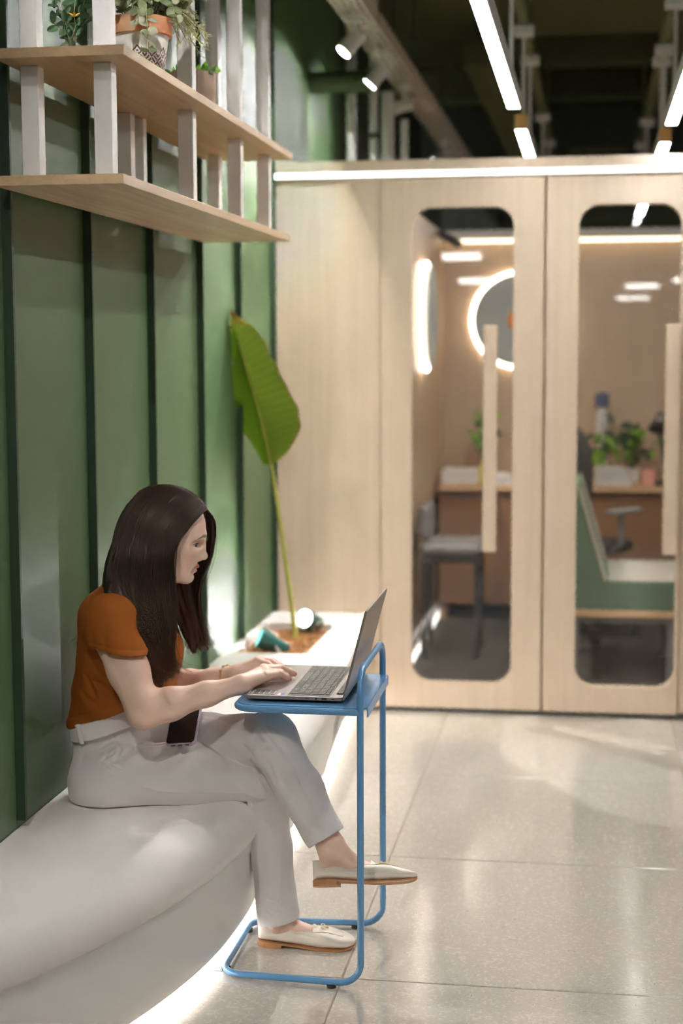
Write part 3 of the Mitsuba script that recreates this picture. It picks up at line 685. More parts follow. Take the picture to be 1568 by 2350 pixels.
# ================================================================== the woman
woman = thing('person', 'seated woman with long dark hair, rust top and pale grey trousers typing on the laptop', 'person')
Y0 = 3.67
HA = math.radians(13)
HO = W(400, 1250, Y0); HS = 0.001046
HX = np.array([math.cos(HA), math.sin(HA), 0]); HY = np.array([-math.sin(HA), math.cos(HA), 0]); HZ = np.array([0, 0, 1.0])
def hp(X, Y, Z): return HO + HS * (X * HX + Y * HY + Z * HZ)       # head frame in "pixels": forward, away, up
def to_head(p):
    q = (p - HO) / HS
    return np.stack([q @ HX, q @ HY, q @ HZ], 1)
def rotY(deg):
    c, s = math.cos(math.radians(deg)), math.sin(math.radians(deg)); return np.array([[c, 0, s], [0, 1, 0], [-s, 0, c]])
def f_head(p):
    q = to_head(p); s = q.copy(); s[:, 1] = np.abs(s[:, 1])          # symmetric
    d = sd_ell(q, (-20, 0, 42), (93, 70, 84))
    d = smin(d, sd_ell(q, (24, 0, -4), (45, 48, 52), rotY(12)), 20)
    d = smin(d, sd_ell(q, (10, 0, -50), (31, 41, 36), rotY(12)), 16)
    d = smin(d, sd_cone(s, (-24, 50, -18), (-4, 44, -62), 14, 12), 16)
    d = smin(d, sd_cone(s, (-4, 44, -62), (24, 12, -76), 12, 12.5), 14)
    d = smin(d, sd_ell(q, (31, 0, -75), (13, 15, 13.5)), 12)          # chin
    d = smin(d, sd_ell(s, (26, 38, -19), (18, 16, 15)), 22)           # cheek bone
    d = smin(d, sd_ell(s, (23, 28, -38), (15, 16, 20)), 13)           # cheek / muzzle
    d = smin(d, sd_ell(q, (34, 0, -53), (13.5, 15, 18)), 10)          # mouth mound
    d = smin(d, sd_cone(s, (63, 5, 22), (46, 42, 21), 7, 6), 14)      # brow
    d = smax(d, -sd_ell(s, (70, 38, 3), (34, 26, 11.5)), 8)             # eye hollow
    d = smin(d, sd_cone(q, (60, 0, 14), (66, 0, -24), 6.2, 7.8), 9)   # nose
    d = smin(d, sd_ell(q, (67.0, 0, -28), (9.2, 9.0, 8.0)), 7)
    d = smin(d, sd_ell(s, (57, 11.0, -31), (8.8, 6.4, 7.0)), 3.5)       # wings
    d = smax(d, -sd_ell(s, (61.5, 7.6, -38.2), (5.4, 3.6, 4.0)), 2)   # nostrils
    d = smax(d, -sd_cone(q, (60.5, 0, -41), (58.5, 0, -47), 1.6, 2.2), 5)
    up = sd_cone(s, (52.0, 2.0, -50.2), (36.5, 19.5, -53.4), 4.9, 1.6)  # lips
    lo_ = sd_cone(s, (45.6, 0, -60.6), (36, 18.5, -54.6), 5.6, 1.6)
    d = smin(d, up, 3.0); d = smin(d, lo_, 3.0)
    d = smax(d, -sd_cone(s, (54.5, 0, -55.0), (36, 22, -53.8), 0.9, 0.7), 1.4)
    d = smax(d, -sd_ell(q, (47.5, 0, -70.0), (4, 13, 2.6)), 6)        # hollow under the lip
    lid = sd_ell(s, (41.0, 30, 2), (13.4, 14.6, 12.8))
    d = smin(d, lid, 6.5)
    # the opening between the lids, tilted along the eye
    e = s - np.array([41.0, 30, 2.0])
    zc = -1.4 + 0.26 * np.maximum(e[:, 1], 0); half = 4.4 * np.sqrt(np.clip(1 - ((e[:, 1] - 0.8) / 13.6) ** 2, 0, 1))
    op = np.maximum(np.abs(e[:, 2] - zc) - half, -1.5 - e[:, 0])
    d = smax(d, -np.maximum(op, -4.0), 1.0)
    d = smin(d, np.maximum(np.abs(sd_ell(s, (41.0, 30, 2), (13.6, 14.8, 13.0))) - 0.6, np.maximum(np.abs(e[:, 2] - (zc + half + 1.0)) - 0.9, -1 - e[:, 0])), 2.5)   # fold of the upper lid
    return d * HS
def f_neck(p):
    return sd_chain(p, [hp(-34, 0, -40), W(338, 1330, Y0), W(292, 1400, Y0)], [0.054, 0.052, 0.066], 0.02)
# --- arms and hands
sR, eR, wR = W(253, 1430, 3.515), W(331, 1632, 3.445), W(553, 1571, 3.535)
sL, eL, wL = W(330, 1440, 3.83), W(398, 1578, 3.87), W(545, 1547, 3.735)
SC = 0.00104
def arm(p, s, e, w, m=1.0):
    mid = e * 0.62 + w * 0.38
    d = sd_chain(p, [s, s * 0.45 + e * 0.55, e], [0.054 * m, 0.0455 * m, 0.0385 * m], 0.02)
    d = smin(d, sd_chain(p, [e, e * 0.74 + w * 0.26, e * 0.35 + w * 0.65, w], [0.036 * m, 0.0365 * m, 0.0265 * m, 0.0205 * m], 0.02), 0.022)
    return d
def finger(p, pts, rad): return sd_chain(p, pts, [r * SC for r in rad], 0.004)
def hand(p, w, mcps, thumb, fingers):
    d = None
    for q, r in mcps:
        e = sd_cone(p, w, q, 0.0185, r); d = e if d is None else smin(d, e, 0.008)
    for i in range(len(mcps) - 1):
        d = smin(d, sd_cone(p, mcps[i][0], mcps[i + 1][0], mcps[i][1], mcps[i + 1][1]), 0.006)
    for pts, rad in fingers: d = smin(d, finger(p, pts, rad), 0.005)
    return smin(d, finger(p, *thumb), 0.010)
RM = [(W(611, 1552, 3.585), 0.0105), (W(611, 1545, 3.602), 0.0112), (W(610, 1538, 3.622), 0.0115), (W(606, 1535, 3.642), 0.0112)]
RF = [([W(611, 1551, 3.585), W(641, 1546.5, 3.610), W(653, 1552.5, 3.625), W(660, 1558.0, 3.633)], [9.2, 8.0, 7.2, 5.6]),
      ([W(611, 1544, 3.602), W(644, 1545, 3.640), W(657, 1553, 3.656), W(664, 1558, 3.664)], [9.6, 8.2, 7.4, 5.8]),
      ([W(610, 1537, 3.622), W(646, 1534, 3.655), W(665, 1541, 3.674), W(676, 1546.5, 3.684)], [9.8, 8.6, 7.9, 6.4]),
      ([W(606, 1534, 3.642), W(638, 1533, 3.682), W(655, 1541, 3.700), W(665, 1548, 3.708)], [9.6, 8.2, 7.4, 6.0])]
RT = ([wR * 0.6 + RM[3][0] * 0.4 + (0, 0.012, -0.012), W(604, 1566, 3.648), W(628, 1563, 3.672), W(642, 1561, 3.685)], [13, 11, 9.5, 7])
LM = [(W(600, 1522, 3.800), 0.0108), (W(598, 1516, 3.783), 0.0112), (W(596, 1515, 3.763), 0.0115), (W(592, 1518, 3.745), 0.0112)]
LF = [([LM[0][0], W(626, 1521, 3.800), W(640, 1529, 3.796), W(646, 1536, 3.792)], [8.5, 7.6, 6.8, 5.6]),
      ([LM[1][0], W(627, 1518, 3.782), W(644, 1528, 3.778), W(651, 1537, 3.776)], [9, 8.2, 7.4, 5.8]),
      ([LM[2][0], W(622, 1519, 3.762), W(641, 1530, 3.752), W(648, 1540, 3.750)], [9.4, 8.4, 7.6, 6]),
      ([LM[3][0], W(614, 1524, 3.742), W(630, 1535, 3.728), W(636, 1543, 3.722)], [9.2, 8.2, 7.4, 6])]
LT = ([wL * 0.6 + LM[3][0] * 0.4 + (0, -0.012, -0.010), W(588, 1543, 3.728), W(606, 1550, 3.715), W(618, 1553, 3.710)], [13, 11, 9.5, 7])
def f_arms(p):
    d = arm(p, sR, eR, wR)
    d = np.minimum(d, arm(p, sL, eL, wL, 0.97))
    d = smin(d, hand(p, wR, RM, RT, RF), 0.012)
    return smin(d, hand(p, wL, LM, LT, LF), 0.012)
BS = np.array([1.0, 0.62, 1.0])                                         # torso wider than deep
pel, wai, rib, che, upc, nkb = (np.array([W(u, v, Y0)[0], Y0, W(u, v, Y0)[2]]) for u, v in ((268, 1765), (243, 1655), (262, 1572), (281, 1490), (273, 1420), (298, 1378)))
def f_torso(p, g=0.0):
    d = sd_chain(p, [pel, wai, rib, che, upc, nkb], [0.088 + g, 0.074 + g, 0.081 + g, 0.090 + g, 0.074 + g, 0.045 + g], 0.03, BS)
    for s_ in (-1, 1):
        d = smin(d, sd_ell(p, (che[0] + 0.070, Y0 + s_ * 0.072, che[2] - 0.016), (0.056 + g, 0.060 + g, 0.058 + g)), 0.035)
        d = smin(d, sd_cone(p, (sR if s_ < 0 else sL), upc + (0.0, s_ * 0.05, 0.012), 0.052 + g, 0.058 + g), 0.04)
        d = smin(d, sd_cone(p, (sR if s_ < 0 else sL) + (0.012, -s_ * 0.02, 0.012), nkb + (-0.012, s_ * 0.02, 0.022), 0.046 + g, 0.034 + g), 0.03)
    return d
def hit(f, u, v, lift=0.0, y0=3.38, y1=3.9):
    """where the sight line at (u, v) first meets f, lifted towards the viewer"""
    P = np.array([W(u, v, y) for y in np.linspace(y0, y1, 400)]); k = np.argmax(f(P) < 0); return P[k] + (P[0] - P[-1]) / np.linalg.norm(P[0] - P[-1]) * lift
def mplace(o, yaw, pitch=0, roll=0):
    R = trimesh.transformations.euler_matrix(math.radians(roll), math.radians(pitch), math.radians(yaw), 'sxyz'); R[:3, 3] = o; return R
SLM = mplace(W(720, 2036, 3.560), 1.0, -5.5, -24.0)
# --- legs
hR, kR, aR = W(252, 1786, 3.575), W(598, 1780, 3.655), W(640, 2112, 3.70)
hL, kL, aL = W(300, 1740, 3.755), W(622, 1694, 3.590), W(757, 1936, 3.552)
def leg_skin(p, k, a, heel, toe, up=np.array([0, 0, 1.0])):
    d = sd_chain(p, [k, k * 0.6 + a * 0.4, a], [0.043, 0.039, 0.0270], 0.02)
    d = smin(d, sd_chain(p, [a, heel + up * 0.006], [0.0265, 0.0205], 0.0), 0.02)
    d = smin(d, sd_cone(p, heel + up * 0.004, heel * 0.45 + toe * 0.55 + up * 0.004, 0.0165, 0.0165), 0.015)
    return smin(d, sd_chain(p, [a + (a - k) / np.linalg.norm(a - k) * 0.01, heel * 0.50 + toe * 0.50 + up * 0.010, toe], [0.027, 0.020, 0.008], 0.0, None), 0.02)
hlR, toR = np.array([-0.762, 3.700, 0.030]), np.array([-0.600, 3.712, 0.017])
hlL, toL = (SLM @ np.array([0.036, 0, 0.034, 1]))[:3], (SLM @ np.array([0.190, 0, 0.018, 1]))[:3]
def f_skin(p, head=True, limbs=True):
    d = f_neck(p)
    if head: d = smin(f_head(p), d, 0.022)
    if not limbs: return smin(d, f_torso(p), 0.03)
    d = smin(d, np.minimum(f_torso(p), sd_cone(p, pel, wai, 0.06, 0.06, BS)), 0.03)
    d = smin(d, f_arms(p), 0.018)
    d = np.minimum(d, np.minimum(sd_chain(p, [hR, W(425, 1782, 3.61), kR], [0.06, 0.055, 0.05]), sd_chain(p, [hL, W(470, 1706, 3.712), kL], [0.055, 0.05, 0.042])))
    return np.minimum(d, np.minimum(leg_skin(p, kR, aR, hlR, toR), leg_skin(p, kL, aL, hlL, toL, SLM[:3, 2])))
fh = surface(lambda p: f_skin(p, True, False), HO + (-0.13, -0.10, -0.115), HO + (0.105, 0.11, 0.145), 0.0013, 8)
fb = surface(lambda p: f_skin(p, False, True), (-1.30, 3.38, 0.0), (-0.34, 3.96, HO[2] - 0.11), 0.0030, 6)
fa = surface(f_arms, (-0.83, 3.49, 0.655), (-0.665, 3.83, 0.745), 0.0015, 6)
# the hands' box replaces the coarse surface there
cen = fb.vertices[fb.faces].mean(1)
inside = ((cen > np.array([-0.826, 3.494, 0.659])) & (cen < np.array([-0.669, 3.826, 0.741]))).all(1)
fb = trimesh.Trimesh(fb.vertices, fb.faces[~inside], process=False); fb.remove_unreferenced_vertices()
skin = cat(fh, fb, fa)
def skin_color(V):
    q = to_head(V); s = q.copy(); s[:, 1] = np.abs(s[:, 1])
    c = np.tile(np.array(lin(231, 195, 176)), (len(V), 1))
    n = meshkit.fbm(V * 55, 3)
    c *= (0.96 + 0.08 * n)[:, None]
    def blend(w, col): c[:] = c * (1 - w[:, None]) + np.array(col) * w[:, None]
    onh = q[:, 2] > -95
    blush = np.exp(-(((s[:, 0] - 30) / 20) ** 2 + ((s[:, 1] - 42) / 22) ** 2 + ((s[:, 2] + 18) / 20) ** 2)) * onh
    blend(0.30 * blush, lin(222, 160, 132))
    blend(0.40 * np.exp(-(((s[:, 0] - 46) / 14) ** 2 + ((s[:, 1] - 29) / 15) ** 2 + ((s[:, 2] - 10) / 6) ** 2)) * onh, lin(190, 122, 98))
    lipd = np.minimum(sd_cone(s, (52.0, 2.0, -50.2), (36.5, 19.5, -53.4), 5.0, 1.7), sd_cone(s, (45.6, 0, -60.6), (36, 18.5, -54.6), 5.7, 1.7))
    blend(0.8 * np.clip(0.9 - lipd / 1.6, 0, 1) * onh, lin(196, 104, 100))
    bro = sd_chain(s * (0, 1, 1), [(0, 8, 20), (0, 26, 22.5), (0, 44, 17)], [3.2, 2.9, 1.0]) + 10.0 * (s[:, 0] < 25)
    blend(0.85 * np.clip(-bro / 1.8 + 0.5, 0, 1) * onh, lin(60, 42, 34))
    for tips in (RF, LF):
        for pts, r in tips:
            blend(0.35 * np.exp(-np.sum(((V - pts[-1]) / 0.014) ** 2, 1)), lin(222, 138, 122))
            blend(0.18 * np.exp(-np.sum(((V - pts[1]) / 0.012) ** 2, 1)), lin(214, 140, 122))
    blend(0.22 * np.exp(-np.sum(((V - eR) / 0.05) ** 2, 1)), lin(205, 140, 112))
    return np.clip(c, 0, 1)
scene['m_skin'] = {'type': 'twosided', 'bsdf': {'type': 'principled', 'base_color': vcol(), 'roughness': 0.48, 'specular': 0.4, 'sheen': 0.1}}
part(woman, 'body', skin, 'm_skin', True, color=skin_color(np.asarray(skin.vertices)))
# eyes
scene['m_eye'] = {'type': 'twosided', 'bsdf': {'type': 'principled', 'base_color': vcol(), 'roughness': 0.12, 'specular': 0.6}}
mat('m_lash', (0.012, 0.008, 0.006), 0.6)
gaze = np.array([0.86, -0.36, -0.38]); gaze /= np.linalg.norm(gaze)
for s_ in (-1, 1):
    e = trimesh.creation.icosphere(5, 12.0); v = np.array(e.vertices); a = v @ gaze / 12.0
    c = np.where((a > 0.80)[:, None], np.array([0.026, 0.016, 0.011]), np.array([0.52, 0.47, 0.44])); c = np.where((a > 0.955)[:, None], 0.004, c)
    e.vertices = HO + HS * ((v + (41.0, s_ * 30, 2)) @ np.stack([HX, HY, HZ]))
    part(woman, 'eye', e, 'm_eye', True, color=c)
    pts = []
    for t in np.linspace(-1, 1, 17):
        y = 0.8 + 13.3 * t; z = -1.4 + 0.26 * max(y, 0) + 4.4 * math.sqrt(max(0, 1 - t * t))
        x = 14.0 * math.sqrt(max(0.02, 1 - (y / 14.8) ** 2 - (z / 13.0) ** 2))
        pts.append(hp(41.0 + x + 0.3, s_ * (30 + y), 2 + z + 0.2))
    part(woman, 'eyelashes', tube(pts, [0.0004 + 0.0009 * math.sin(PI * (i + 0.5) / 17) for i in range(17)], 6), 'm_lash', True, label='dark upper lashes')
# --- the top
def dirn(a, b): return (b - a) / np.linalg.norm(b - a)
hemp = np.array([W(217, 1655, 3.57), W(293, 1628, 3.57), W(217, 1655, 3.57) + (0, 0.3, 0.0)])
def plane(p, o, n): return (p - o) @ n
hem_n = np.cross(hemp[1] - hemp[0], np.array([0, 1.0, 0])); hem_n /= np.linalg.norm(hem_n)
if hem_n[2] > 0: hem_n = -hem_n
def folds(p, seed, fx, amp): return amp * (meshkit.fbm(p * fx, 2, seed) - 0.5)
def crease(p, a, b, w, depth):
    """a fold line from a to b pressed into the cloth"""
    a, b = np.asarray(a), np.asarray(b); ab = b - a; a2 = ab * (1, 0, 1); h = np.clip((p - a) @ a2 / (a2 @ a2), 0, 1)
    q = np.linalg.norm((p - a - h[:, None] * ab) * (1, 0.10, 1), axis=1)
    return depth * np.exp(-(q / w) ** 2) * np.sin(PI * np.clip(h, 0.02, 0.98)) ** 0.5
def f_top(p):
    g = 0.007
    d = f_torso(p, g)
    d = smin(d, sd_ell(p, (che[0] + 0.03, Y0, che[2] - 0.085), (0.095, 0.145, 0.05)), 0.05)     # cloth hanging from the bust
    for s_, sh, el in ((-1, sR, eR), (1, sL, eL)):
        ax = dirn(sh, el)
        slv = sd_cone(p, sh + ax * 0.0, sh + ax * 0.115, 0.052, 0.0645)
        slv = smin(slv, sd_cone(p, sh + ax * 0.02 + (-0.02, 0, 0), sh + ax * 0.085 + (-0.022, 0, 0), 0.050, 0.046), 0.03)
        cut = plane(p, W(280, 1497, 3.46) + (0.085 if s_ > 0 else 0, 0, 0), dirn(np.zeros(3), np.array([-0.12, 0, -0.99])))
        slv = smax(slv, cut, 0.004) + 0.0016 * np.exp(-((cut + 0.0125) / 0.0022) ** 2)
        d = smin(d, slv, 0.020)
    # armpit folds and waist gathers
    d = d + folds(p * (1, 1, 0.55), 11, 26, 0.006) + folds(p * (1, 1, 2.2), 5, 14, 0.008) * np.clip((1.02 * che[2] - p[:, 2]) / 0.15, 0, 1)
    ray = 0.0016 * np.sin(((p - sR) @ np.array([0.62, 0, 0.78])) * 210) * np.exp(-np.sum(((p - (sR + np.array([0.06, 0.0, -0.09]))) / 0.06) ** 2, 1))
    d = d + ray
    for a, b, w, dp in ((W(185, 1545, 3.5), W(222, 1615, 3.5), 0.007, 0.005), (W(200, 1560, 3.5), W(285, 1600, 3.5), 0.007, 0.005), (W(225, 1580, 3.5), W(300, 1615, 3.5), 0.006, 0.005), (W(170, 1590, 3.5), W(225, 1625, 3.5), 0.008, 0.005),
                        (W(190, 1500, 3.5), W(240, 1560, 3.5), 0.010, 0.004), (W(300, 1400, 3.5), W(342, 1480, 3.5), 0.006, 0.005), (W(318, 1420, 3.5), W(350, 1500, 3.5), 0.006, 0.004), (W(225, 1440, 3.5), W(232, 1490, 3.5), 0.008, 0.0045), (W(258, 1440, 3.5), W(262, 1495, 3.5), 0.010, 0.004), (W(205, 1420, 3.5), W(196, 1480, 3.5), 0.006, 0.005)):
        d = d + crease(p, a, b, w, dp) * (p[:, 1] < 3.66)
    hc = plane(p, hemp[0], hem_n); d = d + 0.0014 * np.exp(-((hc + 0.028) / 0.0024) ** 2)
    d = smax(d, hc, 0.004)
    # neckline
    d = smax(d, -sd_cone(p, W(298, 1370, Y0), W(330, 1310, Y0) , 0.062, 0.075), 0.004)
    d = smax(d, -sd_ell(p, W(372, 1400, Y0), (0.055, 0.06, 0.075)), 0.006)
    return d
top = relax(surface(f_top, (-1.30, 3.39, 0.50), (-0.86, 3.96, 0.96), 0.0026, 6), 1)
def knit(p, n, uv): return 0.00025 * (dr.sin(p.z * 2600) * 0.5 + noise(p.x * 500, p.y * 500, p.z * 900))
bumped('m_rust', (0.215, 0.058, 0.0075), knit, 0.85, 0.2, 3e-4, sheen=0.6, sheen_tint=0.6)
part(woman, 'top', top, 'm_rust', True, label='rust knitted short-sleeved cropped top')
# hem and sleeve ribs: seams
# --- trousers
def trouser_leg(p, h, k, a, rr, hem, hn, mid):
    d = sd_chain(p, [h, mid, k], rr[:3], 0.03)
    d = smin(d, sd_chain(p, [k, k * 0.5 + a * 0.5, a + (a - k) * 0.15], [rr[2], rr[3], rr[4]], 0.03), 0.02)
    return smax(d, plane(p, hem, hn), 0.003)
hemR = W(636, 2115, 3.69); hemL = W(745, 1924, 3.552)
def f_trouser_base(p):
    pv = sd_chain(p, [pel + (0.005, 0, 0.0), wai + (0.008, 0, 0.020)], [0.096, 0.085], 0, BS)
    pv = smin(pv, sd_ell(p, pel + (-0.005, -0.085, -0.018), (0.084, 0.085, 0.088)), 0.03)
    pv = smin(pv, sd_ell(p, pel + (-0.005, 0.085, -0.018), (0.084, 0.085, 0.088)), 0.03)
    R = trouser_leg(p, hR, kR, aR, [0.084, 0.0780, 0.066, 0.050, 0.0535], hemR, dirn(np.zeros(3), np.array([0.20, 0, -1])), W(425, 1782, 3.61))
    L = trouser_leg(p, hL, kL, aL, [0.080, 0.070, 0.059, 0.050, 0.046], hemL, dirn(kL, aL), W(470, 1706, 3.712))
    # the crossing: the far leg lies over the near thigh with a crease between
    d = smin(pv, R, 0.035); L = smin(L, sd_ell(p, pel + (-0.005, 0.085, -0.018), (0.084, 0.085, 0.088)), 0.03)
    d = smin(d, L, 0.006)
    d = d + folds(p * (0.7, 1, 1), 3, 13, 0.006) + folds(p, 8, 34, 0.0022)
    return d
FOLDS = []
for us, w, dp in (([(243, 1768), (300, 1722), (356, 1694)], 0.0040, 0.009), ([(262, 1744), (318, 1708), (380, 1688)], 0.0036, 0.008), ([(232, 1750), (248, 1734), (266, 1724)], 0.0036, 0.006), ([(240, 1730), (258, 1716), (278, 1706)], 0.0036, 0.005),
                  ([(252, 1758), (310, 1716), (370, 1700)], 0.0050, -0.006), ([(234, 1714), (250, 1706), (268, 1698)], 0.0034, 0.005), ([(228, 1738), (252, 1756), (290, 1772)], 0.0050, -0.004), ([(258, 1684), (272, 1708), (277, 1722)], 0.0036, 0.007), ([(277, 1722), (270, 1732), (262, 1740)], 0.0036, 0.006),
                  ([(230, 1722), (246, 1716), (262, 1710)], 0.0034, 0.004), ([(330, 1716), (372, 1708), (420, 1706)], 0.0045, 0.005),
                  ([(560, 1712), (574, 1726), (584, 1742)], 0.0045, 0.010), ([(576, 1738), (588, 1765), (604, 1795)], 0.0045, 0.008), ([(604, 1795), (622, 1824), (642, 1846)], 0.0045, 0.007), ([(520, 1853), (580, 1846), (640, 1838)], 0.0045, 0.006), ([(565, 1824), (600, 1832), (640, 1843)], 0.0055, -0.005),
                  ([(585, 1668), (612, 1700), (640, 1740)], 0.008, 0.005), ([(605, 1664), (640, 1705), (668, 1748)], 0.007, 0.005), ([(612, 1742), (626, 1778), (640, 1812)], 0.007, 0.0035), ([(576, 1708), (586, 1690), (600, 1672)], 0.006, 0.006), ([(590, 1722), (612, 1712), (632, 1716)], 0.006, 0.004),
                  ([(600, 1878), (612, 1890), (628, 1908)], 0.006, 0.004), ([(608, 2060), (634, 2074), (664, 2086)], 0.009, 0.004), ([(700, 1878), (726, 1884), (754, 1896)], 0.010, 0.0035), ([(590, 1900), (600, 1960), (604, 2010)], 0.010, 0.003), ([(480, 1640), (520, 1655), (556, 1650)], 0.007, 0.004)):
    FOLDS.append(([hit(f_trouser_base, u, v) for u, v in us], w, dp))
def f_trousers(p):
    d = f_trouser_base(p)
    for pts, w, dp in FOLDS:
        q = None; hh = None
        for i in range(2):
            ab = pts[i + 1] - pts[i]; h = np.clip((p - pts[i]) @ ab / (ab @ ab + 1e-12), 0, 1); e = np.linalg.norm(p - pts[i] - h[:, None] * ab, axis=1); g = (i + h) / 2
            if q is None: q, hh = e, g
            else: hh = np.where(e < q, g, hh); q = np.minimum(q, e)
        d = d + dp * np.exp(-(q / w) ** 2) * np.sin(PI * np.clip(hh, 0.03, 0.97)) ** 0.6
    # seams: fine raised lines
    for line in ([W(236, 1768, 3.49), W(300, 1800, 3.5), W(370, 1816, 3.52), W(470, 1817, 3.55), W(560, 1820, 3.585), W(630, 1838, 3.6)],
                 [W(600, 1660, 3.53), W(650, 1720, 3.53), W(690, 1800, 3.52), W(740, 1905, 3.51)],
                 [W(648, 1870, 3.62), W(645, 1970, 3.63), W(640, 2090, 3.64)]):
        q = None
        for i in range(len(line) - 1):
            a, b = line[i], line[i + 1]; a = a.copy(); b = b.copy()
            ab = b - a; ab2 = ab * (1, 0, 1); h = np.clip(((p - a) * (1, 0, 1)) @ ab2 / (ab2 @ ab2), 0, 1)
            e = np.linalg.norm((p - a - h[:, None] * ab) * (1, 0.12, 1), axis=1)
            q = e if q is None else np.minimum(q, e)
        d = d - 0.0013 * np.exp(-(q / 0.0026) ** 2) * (p[:, 1] < 3.68)
    d = np.maximum(d, 0.3825 + 0.006 - p[:, 2] - 10.0 * (p[:, 0] > -0.80))       # flattened on the seat
    d = smax(d, plane(p, wai + (0, 0, 0.029), np.array([-0.24, 0, 0.97])), 0.004)
    # hollow hems
    d = smax(d, -sd_cone(p, hemR + dirn(kR, aR) * 0.06, hemR - dirn(kR, aR) * 0.03, 0.0465, 0.038), 0.002)
    d = smax(d, -sd_cone(p, hemL + dirn(kL, aL) * 0.06, hemL - dirn(kL, aL) * 0.03, 0.0395, 0.034), 0.002)
    return d
trousers = relax(surface(f_trousers, (-1.30, 3.40, 0.02), (-0.52, 3.96, 0.66), 0.0022, 6), 0)
def weave(p, n, uv): return 0.00012 * noise(p.x * 1400, p.y * 1400, p.z * 1400)
bumped('m_trouser', (0.64, 0.605, 0.595), weave, 0.8, 0.25, 3e-4, sheen=0.3)
part(woman, 'trousers', trousers, 'm_trouser', True, label='pale grey tapered trousers')
# waistband with its loop
def f_band(p):
    d = np.abs(sd_chain(p, [pel + (0.005, 0, 0), wai + (0.010, 0, 0.03)], [0.1005, 0.0885], 0, BS)) - 0.0034
    n = np.array([-0.26, 0, 0.966]); z = plane(p, wai + (0, 0, 0.008), n)
    return np.maximum(d, np.abs(z) - 0.0205)
part(woman, 'waistband', relax(surface(f_band, (-1.30, 3.48, 0.47), (-1.05, 3.87, 0.63), 0.002, 6), 1), 'm_trouser', True)
lp = spline([hit(f_band, 180, 1664, -0.003), hit(f_band, 180, 1665, 0.003), hit(f_band, 182, 1680, 0.0035), hit(f_band, 185, 1694, 0.004), W(188, 1707, hit(f_band, 186, 1694)[1] - 0.003)], 14)
part(woman, 'belt_loop', cat(*[tube(lp + (dx, 0, 0), 0.0022, 6) for dx in (-0.003, 0, 0.003)]), 'm_trouser', 50)
